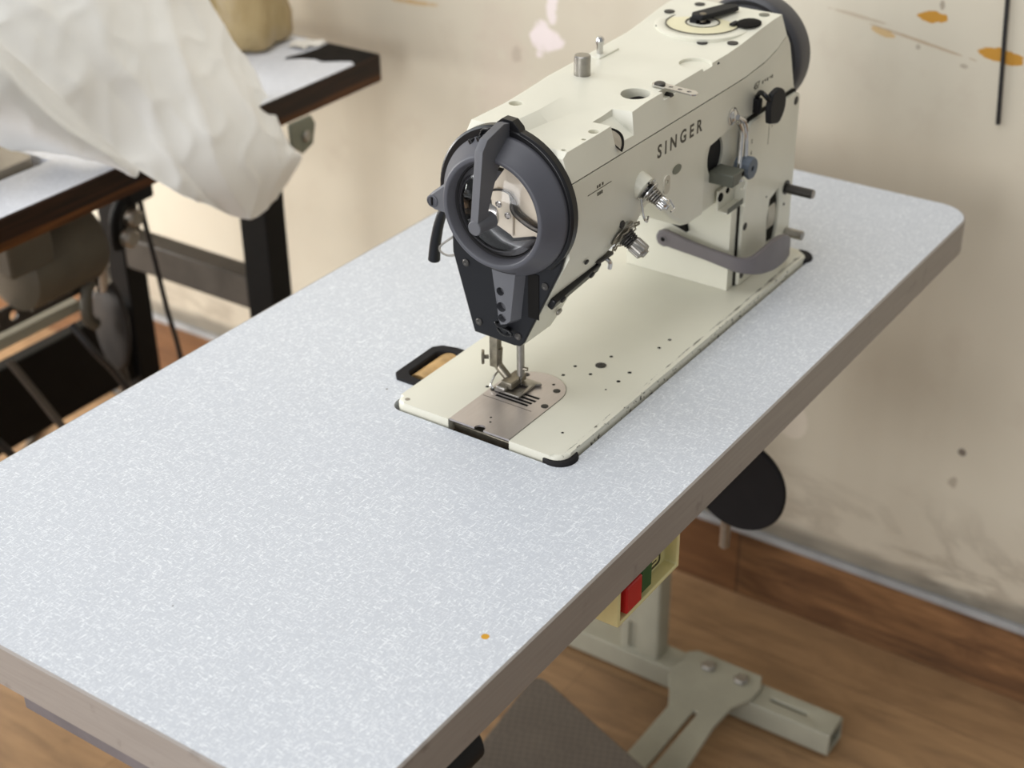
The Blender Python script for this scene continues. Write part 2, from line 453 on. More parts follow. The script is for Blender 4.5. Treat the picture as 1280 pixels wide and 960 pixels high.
def text_bm(s, size, origin, ux, uz, spacing=1.0, depth=.25, shear=0, bold=0, sx=1.0):
    cu = bpy.data.curves.new('t', 'FONT'); cu.body = s; cu.size = size; cu.space_character = spacing
    cu.extrude = depth / 2; cu.shear = shear; cu.offset = bold; cu.resolution_u = 3
    o = bpy.data.objects.new('t', cu); C.objects.link(o); bpy.context.view_layer.update()
    e = o.evaluated_get(bpy.context.evaluated_depsgraph_get()); b = bmesh.new(); b.from_mesh(e.to_mesh()); e.to_mesh_clear()
    bpy.data.objects.remove(o); bpy.data.curves.remove(cu)
    ux, uz, og = Vector(ux).normalized(), Vector(uz).normalized(), Vector(origin); n = ux.cross(uz)
    for v in b.verts: v.co = og + ux * v.co.x * sx + uz * v.co.y + n * v.co.z
    return b

# ------------------------------------------------------------------ setting
struct('floor', box(bm_new(), -2600, WX + 60, -2200, 3600, FL - 30, FL), 'floor')
struct('wall_back', box(bm_new(), WX, WX + 100, -2200, 3600, FL, 1900), 'wall')
struct('baseboard_back', box(bm_new(), WX - 10, WX, -2200, 3600, FL, FL + 112), 'base', .8)
struct('trim_1', box(bm_new(), WX - 12, WX, -2200, 3600, FL + 112, FL + 122), 'caulk', 2)

# ------------------------------------------------------------------ main sewing table
TO = (138, 149, 0)
SPOTS = [(( -214 - TO[0]) * S, (-73 - TO[1]) * S, .0034, srgb(206, 150, 20)),
         ((-313 - TO[0]) * S, (138 - TO[1]) * S, .0009, srgb(60, 60, 60)), ((20 - TO[0]) * S, (202 - TO[1]) * S, .0013, srgb(90, 80, 70))]
M['laminate'] = m_laminate('white_linen_laminate')
tb = thing('sewing_table', 'long white linen-laminate sewing table with taupe edge in the foreground', 'table', (TO[0], TO[1], FL))
X0, X1, Y0, Y1, TT = -415, 691, -103, 401, 38
top = poly_prism(bm_new(), rrect(X0 + 2, X1 - 2, Y0 + 2, Y1 - 2, 38, 10), 'z', -TT, 0)
cut1 = poly_prism(bm_new(), rrect(-3.5, 481, -2.5, 182, 13, 6), 'z', -TT - 5, 5)
cut2 = poly_prism(bm_new(), [(44, 181), (112, 181), (116, 190), (108, 210), (100, 213), (46, 211), (40, 206), (40, 190)], 'z', -TT - 5, 5)
cut3 = bm_new(); cyl(cut3, (12, 10, -TT - 5), (12, 10, 5), 16, None, 32)
cut4 = bm_new(); cyl(cut4, (473, 10, -TT - 5), (473, 10, 5), 15, None, 32)
part('tabletop', boolean(top, [cut1, cut2, cut3, cut4]), 'laminate', tb, 0)
o1 = rrect(X0, X1, Y0, Y1, 40, 10); o2 = rrect(X0 + 2, X1 - 2, Y0 + 2, Y1 - 2, 38, 10)
eb = bm_new(); k = len(o1)
lv = [[eb.verts.new((*o[i], z)) for i in range(k)] for o, z in ((o1, -TT - .4), (o1, -.9), (o2, .15), (o2, -TT - .4))]
for a in range(4):
    A, B = lv[a], lv[(a + 1) % 4]
    for i in range(k): eb.faces.new((A[i], A[(i + 1) % k], B[(i + 1) % k], B[i]))
part('edge_band', eb, 'band', tb)
# dark plastic rim of the belt slot behind the bed, and the wood showing in it
def offs(p, d):
    cx = sum(q[0] for q in p) / len(p); cy = sum(q[1] for q in p) / len(p)
    return [(cx + (x - cx) * d, cy + (y - cy) * d) for x, y in p]
slot_o = [(41, 150), (115, 150), (115, 192), (111, 207), (103, 213.5), (46, 212.5), (38, 205), (38, 190)]
slot_i = [(52, 140), (105, 140), (105, 190), (102, 199), (97, 203.5), (54, 202.5), (49, 198), (48, 188)]
sr = boolean(poly_prism(bm_new(), slot_o, 'z', -32, 2.4), [poly_prism(bm_new(), slot_i, 'z', -60, 20), box(bm_new(), 20, 140, 100, 182.4, -60, 20)])
part('slot_rim', sr, 'rubber', tb, 1.2, label='black plastic rim of the belt slot')
sw = bm_new()
for i in range(9):
    pass
ar = [(182.6 + 18.5 * i / 8, -4 + 5 * sin(pi * i / 8 * .8 + .3)) for i in range(9)]
poly_prism(sw, ar + [(201.1, -20), (182.6, -20)], 'x', 55, 112)
part('slot_insert', sw, 'amber', tb, .5, label='amber insert in the belt slot')
for (x, y, r) in ((12, 10, 15.5), (473, 10, 14.5)):
    b = bm_new(); lathe(b, (x, y, -12), (0, 0, 1), [(0, 0), (r, 0), (r, 14), (r - 1.2, 15.2), (0, 15.2)], 40)
    part('corner_cushion', b, 'rubber', tb, 0, label='black rubber cushion at a bed corner')
# stand
def stand_leg(xc):
    b = box(bm_new(), xc - 22, xc + 22, -52, 420, FL + 4, FL + 40)
    b = boolean(b, [box(bm_new(), xc - 17, xc + 17, -60, -20, FL + 9, FL + 35), box(bm_new(), xc - 3, xc + 3, -10, 45, FL + 30, FL + 50)])
    f = part('foot_rail', b, 'stand', tb, 2)
    for y in (-30, 400):
        b = bm_new(); bcyl(b, (xc, y, FL), (xc, y, FL + 5), 14, 1); part('floor_pad', b, 'rubber', f)
    b = poly_prism(bm_new(), rrect(xc - 17, xc + 17, 212, 272, 4, 3), 'z', FL + 38, -TT)
    b = boolean(b, [box(bm_new(), xc - 30, xc - 12, 245, 258, FL + 44, FL + 90)])
    part('column', b, 'stand', tb, 1)
    part('top_bracket', box(bm_new(), xc - 40, xc + 40, 60, 400, -TT - 5, -TT - .4), 'stand', tb, 1)
stand_leg(596); stand_leg(-160)
fp = [(574, 182), (614, 182), (624, 170), (624, 72), (600, 62), (572, 64), (545, 78), (500, 80), (330, 66), (318, 78), (318, 150), (330, 150), (502, 150), (530, 164), (556, 180)]
fb = poly_prism(bm_new(), fp, 'z', FL + 40.3, FL + 47)
fb = boolean(fb, [poly_prism(bm_new(), rrect(345, 512, 110, 117, 3, 4), 'z', FL + 30, FL + 60)])
part('brace_plate', fb, 'stand', tb, 1.2, label='slotted cast brace plate')
part('cross_rail', box(bm_new(), -140, 330, 84, 146, FL + 20, FL + 40), 'stand', tb, 2)
for y in (142, 92):
    b = bm_new(); bcyl(b, (600, y, FL + 46), (600, y, FL + 52), 11, 2, 6); part('bolt', b, 'steel', tb)
part('under_rail', box(bm_new(), -400, -385, -60, 215, -72, -TT - .4), 'apron', tb, 1)
b = bm_new(); bcyl(b, (-318, -85, -62), (-250, -85, -62), 15, 5); part('edge_fitting', b, 'matteblack', tb, label='black rounded fitting under the front edge')

# ------------------------------------------------------------------ main sewing machine
MO = (238, 89, 0)
mc = thing('sewing_machine', 'cream industrial zigzag sewing machine set into the white table', 'sewing machine', MO)
def P(name, bm, mat, parent=None, bev=0, **kw): return part(name, bm, mat, parent or mc, bev, **kw)
# bed
bd = poly_prism(bm_new(), rrect(0, 477, 0, 178, (13, 12, 12, 11), 6), 'z', -8, 7)
bevel_edges(bd, lambda e: all(abs(v.co.z - 7) < .01 for v in e.verts), 4.4, 5)
bd = boolean(bd, [poly_prism(bm_new(), rrect(-5, 40, 54, 118, .5, 1), 'z', -20, 12),
                  poly_prism(bm_new(), [(30, 54), (81, 54)] + [(81 + 32 * sin(a), 86 - 32 * cos(a)) for a in [pi * i / 24 for i in range(1, 24)]] + [(81, 118), (30, 118)], 'z', 5.6, 12)])
bed = P('bed', bd, 'bed', None, 0, angle=28)
P('bed_casting', box(bm_new(), 12, 462, 8, 170, -95, -8.2), 'darksteel', None, 4)
b = bm_new(); box(b, 6, 20, 56, 116, -7, 1); P('shuttle_housing', b, 'oldsteel', None, 1)
pl = poly_prism(bm_new(), [(1, 54.5), (81, 54.5)] + [(81 + 31.5 * sin(a), 86 - 31.5 * cos(a)) for a in [pi * i / 28 for i in range(1, 28)]] + [(81, 117.5), (1, 117.5)], 'z', 5.7, 7.5)
cu = bm_new(); lathe(cu, (2.5, 86, 0), (0, 0, 1), [(0, 0), (5, 0), (5, 12), (0, 12)], 24)
pl = boolean(pl, [cu] + [box(bm_new(), x - 1.7, x + 1.7, ya, yb, 3, 12) for x, ya, yb in ((56, 72, 106.5), (60.6, 71, 106.5), (65.5, 70, 89), (71, 70, 88))])
plate = P('needle_plate', pl, 'plate')
P('scribe_line', box(bm_new(), 49.2, 49.9, 64, 116, 7.45, 7.54), 'darksteel', plate)
P('plate_underside', box(bm_new(), 50, 76, 66, 110, 4, 7.2), 'hole', plate)
for (x, y) in ((91.2, 64.8), (63.3, 59.3), (100.3, 104), (63, 113.5)):
    b = bm_new(); lathe(b, (x, y, 7.3), (0, 0, 1), [(0, 0), (3.4, 0), (3.4, .45), (2.6, .6), (0, .6)], 20); s_ = P('plate_screw', b, 'screw', plate)
for (x, y, r) in ((99.1, 73.3, 1.5), (22, 88, 1.1), (15.5, 84, 1.1), (66, 88, 3.3)):
    b = bm_new(); cyl(b, (x, y, 7.3), (x, y, 7.58), r, None, 16); P('plate_hole', b, 'hole', plate)
for (x, y, r) in ((119, 75.9, 1.7), (138.6, 75.5, 1.7), (172.2, 57.2, 1.7), (133.9, 56, 1.7), (156, 27.8, 1.9), (136.8, 28.1, 1.9), (211.2, 28.5, 1.7), (230.1, 28, 1.8), (64, 121.5, 1.7), (118, 30, 1), (36, 23, 1.3)):
    b = bm_new(); cyl(b, (x, y, 6.8), (x, y, 7.12), r, None, 14); P('bed_hole', b, 'hole', bed)
b = bm_new(); lathe(b, (152.8, 56.6, 6.8), (0, 0, 1), [(0, 0), (5.2, 0), (5.2, .5), (4, .7), (1.4, .7), (1.2, .4), (0, .4)], 24); P('oil_cap', b, 'screw', bed)
b = bm_new(); bcyl(b, (7, 168, 6), (7, 168, 7.2), 2.6, .4); P('bed_screw', b, 'steel', bed)

# arm casting with column
SEAM = [(54, 225), (300, 225), (360, 225.5), (400, 228.5), (425, 234), (447, 243)]
prof = [(57, 67), (99, 67), (103, 78), (104, 96), (110, 106), (131, 124), (152, 136), (176, 157), (186, 161), (196, 158), (212, 146), (236, 126), (252, 115), (264, 112), (344, 112), (350, 106), (350, 7.2),
        (478, 7.2), (478, 172), (471, 186), (455, 232), (447, 242.4)] + [(x, z - .5) for x, z in SEAM[-2::-1]]
prof = [(x if i else 57, z) for i, (x, z) in enumerate(prof)]; prof[-1] = (57, 224.5)
am = poly_prism(bm_new(), prof, 'y', 31, 147)
fin(am)
bevel_edges(am, lambda e: all(abs(v.co.y - 31) < .01 for v in e.verts) and all(150 < v.co.x < 349 and v.co.z < 170 for v in e.verts), 20, 6)
bevel_edges(am, lambda e: all(abs(v.co.x - 350) < .01 for v in e.verts) and abs(e.verts[0].co.z - e.verts[1].co.z) < 1 and e.verts[0].co.z > 90, 0.01, 1)
wf = poly_prism(bm_new(), [(10, 160), (31, 160), (77, 66), (77, 40), (10, 40)], 'x', 40, 150)
wf2 = poly_prism(bm_new(), [(170, 140), (147, 140), (126, 66), (126, 40), (170, 40)], 'x', 40, 150)
win = bm_new(); lathe(win, (50, 88, 197), (1, 0, 0), [(0, 0), (44, 0), (44, 20), (0, 20)], 40)
hol = bm_new(); lathe(hol, (316, 20, 162), (0, 1, 0), [(0, 0), (18, 0), (18, 36), (0, 36)], 40)
for v in hol.verts: v.co.x = 316 + (v.co.x - 316) * .86; v.co.z = 162 + (v.co.z - 162) * 1.08
dip = poly_prism(bm_new(), [(276, 178), (368, 186), (368, 100), (276, 100)], 'y', 20, 35)
for v in dip.verts:
    if v.co.x < 300 and v.co.y > 30: v.co.x += 16
am = boolean(am, [wf, wf2, win, dip, hol])
arm = P('arm', am, 'paint', None, 1.6, angle=40)
b = bm_new(); lathe(b, (316, 37.5, 162), (0, 1, 0), [(0, 0), (17.9, 0), (17.9, 1), (0, 1)], 32)
for v in b.verts: v.co.x = 316 + (v.co.x - 316) * .86; v.co.z = 162 + (v.co.z - 162) * 1.08
P('arm_opening', b, 'matteblack', arm)
sg = poly_prism(bm_new(), [(x + (1.5 if i == 0 else 0), z - 4) for i, (x, z) in enumerate([(58, 225)] + SEAM[1:])] + [(x, z + 3) for x, z in (SEAM[1:][::-1] + [(58, 225)])], 'y', 32, 146)
P('seam_shade_fill', sg, 'seam')  # dark core standing in for the shade inside the open seam
# top cover lofted along the arm
def sec(x, zs, zf, yA, yB, zb, yr):
    return [(x, 31, zs), (x, 38, zf), (x, yA, zf), (x, yB, zb), (x, yr, zb), (x, 147, zs)]
st = [sec(57, 225.6, 246, 92, 101, 252, 130), sec(63, 225.6, 250, 92, 101, 258.5, 131), sec(110, 225.6, 250, 87, 97, 258.5, 130), sec(148, 225.6, 250.8, 78, 98, 258.5, 133), sec(186, 225.6, 253.5, 62, 110, 258.5, 137),
      sec(250, 225.6, 254, 60, 110, 257, 141), sec(335, 225.8, 254.5, 60, 110, 256.5, 145), sec(362, 226.2, 256, 60, 110, 258, 147), sec(402, 229.4, 260, 60, 110, 261, 150), sec(428, 235.4, 262, 60, 110, 262.5, 151), sec(446, 243.2, 262.5, 60, 110, 262.8, 151)]
tc = bm_new(); R_ = [[tc.verts.new(p) for p in s] for s in st]
for A, B in zip(R_, R_[1:]):
    for i in range(6): tc.faces.new((A[i], A[(i + 1) % 6], B[(i + 1) % 6], B[i]))
tc.faces.new(R_[0]); tc.faces.new(R_[-1])
pocket = bm_new()
pv_ = [pocket.verts.new(c) for c in ((130, 24, 229), (159, 24, 229), (160, 55, 246), (130, 55, 246), (130, 24, 275), (171, 24, 275), (169, 60, 275), (130, 60, 275))]
for f_ in ((0, 1, 2, 3), (4, 5, 6, 7), (0, 1, 5, 4), (1, 2, 6, 5), (2, 3, 7, 6), (3, 0, 4, 7)): pocket.faces.new([pv_[i] for i in f_])
oval = bm_new(); lathe(oval, (200, 56, 225.6), (0, 0, 1), [(0, 0), (14, 14), (14, 60), (0, 60)], 32)
for v in oval.verts: v.co.x = 200 + (v.co.x - 200) * .98; v.co.y = 56 + (v.co.y - 56) * .9
notch = bm_new(); box(notch, 215, 236, 20, 42, 247, 275)
cuts = [pocket, oval, notch]
for (x, y, r, d) in ((114, 122, 5.8, 3.5), (113, 44, 4.6, 4), (94, 41.5, 2, 4), (66, 43, 2, 4)):
    c = bm_new(); cyl(c, (x, y, 256.5 - d - (6 if y < 60 else 0)), (x, y, 280), r, None, 24); cuts.append(c)
lens_c = bm_new(); lathe(lens_c, (296, 50, 251.5), (0, 0, 1), [(0, 0), (15, 0), (15, 20), (0, 20)], 32); cuts.append(lens_c)
tc = boolean(tc, cuts)
cover = P('top_cover', tc, 'paint', None, 1.3, angle=40)
b = bm_new(); lathe(b, (200, 56, 235), (0, 0, 1), [(0, 0), (13, 0), (13, 1), (0, 1)], 32)
for v in b.verts: v.co.y = 56 + (v.co.y - 56) * .86
b = bm_new(); lathe(b, (203, 54, 246), (0, 0, 1), [(0, 0), (12.6, 0), (12.6, .6), (0, .6)], 32)
for v in b.verts: v.co.y = 54 + (v.co.y - 54) * .8
P('oil_hole', b, 'hole', cover)
# take-up slot in the pocket
def on_floor(x, y, up=.35): return (x, y, 229 + (y - 24) * 17 / 30 + up)
b = bm_new(); pts = [(130.3, 27), (130.3, 54)] + [(130.3 + 19 * sin(pi * i / 12) ** .8 if i else 130.3, 54 - 27 * i / 12) for i in range(1, 12)]
lo = [b.verts.new(on_floor(x, y, -1)) for x, y in pts]; hi = [b.verts.new(on_floor(x, y)) for x, y in pts]
b.faces.new(lo); b.faces.new(hi)
for i in range(len(pts)): b.faces.new((lo[i], lo[(i + 1) % len(pts)], hi[(i + 1) % len(pts)], hi[i]))
tus = P('take_up_slot', b, 'hole', cover)
b = bm_new(); pts2 = [(130.3 + (x - 130.3) * .75, 38 + (y - 38) * .86) for x, y in pts]
lo = [b.verts.new(on_floor(x, y, -.6)) for x, y in pts2]; hi = [b.verts.new(on_floor(x, y, .9)) for x, y in pts2]
b.faces.new(lo); b.faces.new(hi)
for i in range(len(pts2)): b.faces.new((lo[i], lo[(i + 1) % len(pts2)], hi[(i + 1) % len(pts2)], hi[i]))
P('slot_plate', b, 'steel', tus)
# winder disc on the tail of the top cover
wz = 259.5
b = bm_new(); lathe(b, (388, 93, 254.5), (0, 0, 1), [(0, 0), (46, 0), (46, 4.4), (44.5, 5), (36, 5.2), (35.4, 4.6), (34.6, 4.6), (34, 5.4), (16.6, 6), (16, 5.4), (15, 5.4), (14.4, 6.2), (0, 6.4)], 64)
wd = P('winder_base', b, 'paint', cover, 0, angle=50)
b = bm_new(); lathe(b, (388, 93, 259.7), (0, 0, 1), [(17, 0), (34, -.5), (34, .3), (17, 1.2)], 64, closed=True); P('winder_disc', b, 'yellow', wd)
for rr_, zz_ in ((35, 259.9), (16.2, 260.6)):
    b = bm_new(); lathe(b, (388, 93, zz_), (0, 0, 1), [(rr_ - .5, 0), (rr_ + .5, 0), (rr_ + .5, .7), (rr_ - .5, .7)], 64, closed=True); P('disc_groove', b, 'letter', wd)
b = bm_new(); lathe(b, (388, 93, 260.5), (0, 0, 1), [(0, 0), (8, 0), (8, .7), (0, .9)], 32); P('spindle_hole', b, 'hole', wd)
b = bm_new(); lathe(b, (388, 93, 259.5), (0, 0, 1), [(0, 0), (3.4, 0), (3.4, 4), (2.8, 4), (2.8, 7), (3.2, 7), (3.2, 10), (0, 11)], 24); P('winder_spindle', b, 'oldsteel', wd)
wl = poly_prism(bm_new(), [(380, 101), (390, 106), (428, 94), (436, 82), (430, 76), (396, 86), (382, 90)], 'z', 263.6, 268.6)
wlo = P('winder_lever', wl, 'matteblack', wd, 1.5)
b = bm_new(); box(b, 381, 389, 96, 104, 258, 266); P('lever_post', b, 'matteblack', wlo, 1)
b = bm_new(); lathe(b, (406, 53, 261), (0, 0, 1), [(0, 0), (14, 0), (14, 1.6), (12.5, 2.2), (0, 2.4)], 32)
for v in b.verts: v.co.y = 53 + (v.co.y - 53) * .8
P('oil_cover', b, 'hole', wd)
b = bm_new(); box(b, 392, 404, 62, 67, 261, 263); P('cover_tab', b, 'matteblack', wd, .6)
for (x, y, z) in ((347, 71, 256), (362, 124, 259), (360, 46, 256.5), (432, 120, 263), (436, 52, 262.6), (400, 136, 261.5)):
    b = bm_new(); lathe(b, (x, y, z - .6), (0, 0, 1), [(0, 0), (5.2, 0), (5.2, .9), (4.2, 1.1), (0, .8)], 20); P('cover_screw', b, 'screw' if x < 361 or y > 100 else 'greyhole', cover)
# thread posts and the three-eyelet guide on the top cover
b = bm_new(); bcyl(b, (206, 114, 250), (206, 114, 276), 7.4, 1, 32); P('oil_post', b, 'steel', None, label='thick knurled steel post')
b = bm_new(); lathe(b, (263, 131, 257), (0, 0, 1), [(0, 0), (3, 0), (3, 9), (3.9, 11), (3.9, 15), (2.5, 17), (0, 17)], 20); P('thread_post', b, 'chrome')
b = bm_new(); box(b, 252, 286, 124, 139, 256, 258.5); P('post_base', b, 'paint', cover, 1)
tg = poly_prism(bm_new(), rrect(221, 231, 10, 54, 4.8, 6), 'z', 255, 256.4)
for v in tg.verts: v.co.z -= max(0, 40 - v.co.y) * .06
tcut = []
for y in (20, 29, 38):
    c = bm_new(); cyl(c, (226, y - 2, 240), (226, y - 2, 262), 2.1, None, 14); tcut.append(c)
tgo = P('eyelet_guide', boolean(tg, tcut), 'chrome', None, 0, label='steel thread guide strip with three eyelets')
b = bm_new(); lathe(b, (226, 47, 256), (0, 0, 1), [(0, 0), (5, 0), (5, 1.2), (3.8, 2), (0, 2)], 20); P('guide_screw', b, 'darksteel', tgo)
b = bm_new(); bcyl(b, (229, 36, 246), (229, 43, 246), 3.4, .5); P('notch_screw', b, 'screw', cover)
b = bm_new(); bcyl(b, (316, 37.2, 249), (316, 42, 250), 3, .5); P('notch_screw', b, 'screw', cover)

# face plate, backing plate and round guard
fpz = [(126, 67), (84, 65.5), (78, 66.5), (74, 71), (37, 150), (33, 164), (34, 180), (140, 180), (147, 160), (147, 139)]
GC = (0, 88, 197.5)
def winc(x0, x1, r=42.6):
    c = bm_new(); lathe(c, GC, (1, 0, 0), [(0, x0), (r, x0), (r, x1), (0, x1)], 48); return c
P('face_plate', boolean(poly_prism(bm_new(), fpz, 'x', 53, 57), [winc(40, 70)]), 'navy', None, 1.0)
bk = bm_new(); lathe(bk, (49, 89.5, 198.5), (1, 0, 0), [(0, 0), (64.5, 0), (66.6, 1.5), (66.6, 8.4), (0, 8.4)], 72)
bk = boolean(bk, [poly_prism(bm_new(), [(100, 250), (70, 250), (75, 266), (81, 271.5), (91, 272), (96, 268)], 'x', 49.5, 58)], 'UNION')
bk = boolean(bk, [winc(40, 70), box(bm_new(), 30, 70, 20, 160, 100, 150), poly_prism(bm_new(), [(29, 130), (29, 160), (38, 130)], 'x', 30, 70)])
P('backing_plate', bk, 'black', None, .8, label='glossy black plate behind the round guard')
gr = bm_new(); lathe(gr, GC, (1, 0, 0), [(61, 49.5), (61, 46.4), (60.6, 45.4), (58.6, 42.8), (56, 39.2), (52.4, 34.2), (49.2, 29.2), (48.5, 28.5), (47.6, 28.2), (45.6, 28.2), (44.9, 28.6), (44.5, 29.4), (42.4, 37), (42.4, 49.5)], 110, closed=True)
guard = P('eye_guard', gr, 'guard', None, 0, angle=36, label='round dark grey guard with a clear window')
b = bm_new(); lathe(b, GC, (1, 0, 0), [(0, 25), (12, 25.8), (24, 28.4), (34, 32.6), (42.4, 38.4), (42.4, 39.2), (34, 33.4), (24, 29.2), (12, 26.6), (0, 25.8)], 64); P('lens', b, 'lens', guard, 0, angle=60)
b = bm_new(); lathe(b, GC, (1, 0, 0), [(41, 37.6), (42.6, 36.8), (42.6, 40)], 72, closed=True); P('lens_seal', b, 'rubber', guard)
b = bm_new(); lathe(b, GC, (1, 0, 0), [(55.9, 38.9), (56.3, 39.0), (56.15, 39.5)], 110, a0=3.6, a1=5.0); P('moulding_line', b, 'seam', guard)
# window interior: pale cover plate, dark left half, crank and clip
R0 = 42.2
def arc(a, b, r=R0, n=24): return [(88 - r * cos(a + (b - a) * i / n), 197.5 + r * sin(a + (b - a) * i / n)) for i in range(n + 1)]
P('mechanism_back', poly_prism(bm_new(), arc(0, 2 * pi - .01, 43.5, 60), 'x', 62, 66), 'guard', None)
P('mechanism_cover', poly_prism(bm_new(), [(108, 190), (101, 214)] + arc(1.45, -.62)[0:] + [(62, 175), (83, 168), (97, 179)], 'x', 52, 54), 'beigeplate', None, .5, label='pale plate behind the clear window')
P('mechanism_plate', poly_prism(bm_new(), [(104, 205), (98, 211), (84, 210), (81, 200), (81.5, 171), (99, 178)], 'x', 49, 51), 'beigeplate', None, .8)
P('lower_shield', poly_prism(bm_new(), arc(pi * 1.1, 2 * pi - .5) + [(62, 174), (82, 167), (98, 172), (118, 168)], 'x', 46, 48), 'guardlight', None, .4)
b = bm_new(); tube(b, [(48, 102, 208), (48, 93, 210.5), (48, 84, 209.5), (47.5, 80.5, 204), (47.5, 79.5, 198), (47, 76, 193.5), (47, 68, 189), (47, 60, 186), (48, 47, 183)], 2.2, rr=lambda t: 1.0 + 2.2 * min(1, max(0, (t - .25) * 4))); P('take_up_lever', b, 'darksteel')
b = bm_new(); lathe(b, (50, 108, 186), (-1, .3, .3), [(0, -4), (13, -4), (13, 0), (8, 4), (0, 5)], 24); P('take_up_crank', b, 'chrome')
b = bm_new(); tube(b, [(52, 121, 200), (49, 116, 194), (49, 112, 185), (50, 106, 180)], 3, 10); P('crank_link', b, 'chrome')
for (y, z) in ((95, 197), (86, 189)):
    b = bm_new(); lathe(b, (49, y, z), (-1, 0, 0), [(0, 0), (3, 0), (3, .8), (2.2, 1.2), (1.8, .7), (0, .7)], 18); P('plate_rivet', b, 'chrome')
# arm of the guard with its hub
ga = poly_prism(bm_new(), [(3.5, 199), (12, 257), (19, 265), (42, 271), (56, 268), (56, 252), (46, 246), (33, 236), (24, 218), (16, 200), (14, 197)], 'y', 83.5, 91)
P('guard_arm', ga, 'guardlight', guard, .4)
b = bm_new(); lathe(b, (3, 87, 194.5), (1, 0, -.02), [(0, 0), (5.6, 0), (6.2, .6), (7.0, 20), (7.4, 22.4), (0, 22.4)], 32); P('guard_hub', b, 'guardlight', guard, 0)
er = poly_prism(bm_new(), [(136, 205), (147, 205), (162, 193), (168, 187), (167, 180), (160, 177), (138, 176)], 'x', 46, 56)
ear = P('guard_ear', er, 'guardlight', guard, 2)
b = bm_new(); lathe(b, (46.2, 161.5, 185), (-1, 0, 0), [(0, 0), (5.6, 0), (5.6, .8), (4.6, 1.2), (4.4, .6), (0, .6)], 24); es = P('ear_screw', b, 'guard', ear)
b = bm_new(); box(b, 44.6, 45.8, 160.8, 162.3, 181.5, 188.5); P('screw_slot', b, 'hole', es)
for k_, (y, z) in enumerate(((108, 250), (116, 246))):
    b = bm_new(); bcyl(b, (44, y, z), (44, y + 2, z + 5), 3, .6, 16); P('guard_clip', b, 'black', guard)
b = bm_new(); tube(b, [(48, 112, 254), (44, 106, 261), (42, 98, 264), (46, 93, 265)], 1.0, 8); P('clip_wire', b, 'black', guard)
# perforated strip under the guard
sp_ = poly_prism(bm_new(), [(100, 140), (71, 140), (76.5, 94), (81, 90), (91.5, 88), (93.5, 92)], 'x', 44, 53.2)
scut = []
for z in (119.5, 105, 94.6):
    c = bm_new(); cyl(c, (40, 91.5 - (119.5 - z) * .06, z), (50, 91.5 - (119.5 - z) * .06, z), 4.6 if z == 105 else 3.9, None, 20); scut.append(c)
for v in sp_.verts:
    if v.co.x < 45 and v.co.y < 85: v.co.y += 5
sto = P('guide_strip', boolean(sp_, scut), 'guardlight', None, .7, label='grey tapered strip with three holes')
b = bm_new(); box(b, 52.4, 53.1, 58, 69, 98, 140); P('strip_side_shadow', b, 'hole', None)  # dark slab standing in for the black shadow beside the strip
for (y, z) in ((133, 132), (52, 131.5), (120.5, 78.5), (79.5, 76)):
    b = bm_new(); lathe(b, (53.2, y, z), (-1, 0, 0), [(0, 0), (3.4, 0), (3.4, 1), (2.6, 1.6), (.6, 1.4), (0, 1)], 18); P('face_screw', b, 'darksteel')
b = bm_new(); tube(b, [(52, 100, 84), (48, 100, 86), (46.5, 95, 84), (46.5, 86, 82.5), (46.5, 82, 80), (47, 84, 78), (47, 92, 77.5), (46.5, 97, 82)], 1.1, 8); P('wire_thread_guide', b, 'black')
b = bm_new(); bcyl(b, (53, 90, 80), (47, 90, 80), 2.8, .5); P('face_screw', b, 'black')
# black guide bar on the lower slope of the head
gb = bm_new(); box(gb, 62, 136, -4, 4, 0, 6)
for v in gb.verts:
    y, z = v.co.y, v.co.z; t_ = Vector((0, -45, 92)).normalized(); nrm = Vector((0, -92, -45)).normalized()
    base = Vector((v.co.x, 54.5, 112)); v.co = base + t_ * y * 1.3 + nrm * z + Vector((0, 0, (v.co.x - 62) * .085))
gbo = P('thread_guide_bar', gb, 'black', None, 1.5)
for x in (76, 122):
    b = bm_new(); q = Vector((x, 54.5, 112 + (x - 62) * .085)); nrm = Vector((0, -92, -45)).normalized(); bcyl(b, q + nrm * 5, q + nrm * 7.5, 3.2, .6, 16); P('bar_screw', b, 'screw', gbo)
b = bm_new(); q = Vector((140, 51, 123)); tube(b, [q + nrm * 0, q + nrm * 5 + Vector((0, 0, 3)), q + nrm * 9 + Vector((2, 0, 1)), q + nrm * 8 + Vector((3, 0, -6))], 2, 8); P('bar_hook', b, 'chrome', gbo)
b = bm_new(); q = Vector((92, 64.5, 88)); bcyl(b, q, q + nrm * 2.6, 3.6, .8, 16); P('head_screw', b, 'steel')
b = bm_new(); q = Vector((97, 40, 140)); bcyl(b, q, q + nrm * 2.0, 2.6, .6, 16); P('head_screw', b, 'screw')
# presser lifter lever behind the head
b = bm_new(); tube(b, [(70, 146, 172), (71, 166, 168), (72, 175, 152), (73, 181, 130), (74, 184, 113)], 5.5, 12, rr=lambda t: 3.4 + 2.2 * t); P('presser_lifter', b, 'navy', None, label='dark grey hand lever behind the head')
b = bm_new(); tube(b, [(66, 150, 150), (62, 168, 134), (62, 160, 128), (66, 146, 132)], 1, 8); P('lifter_spring', b, 'steel')

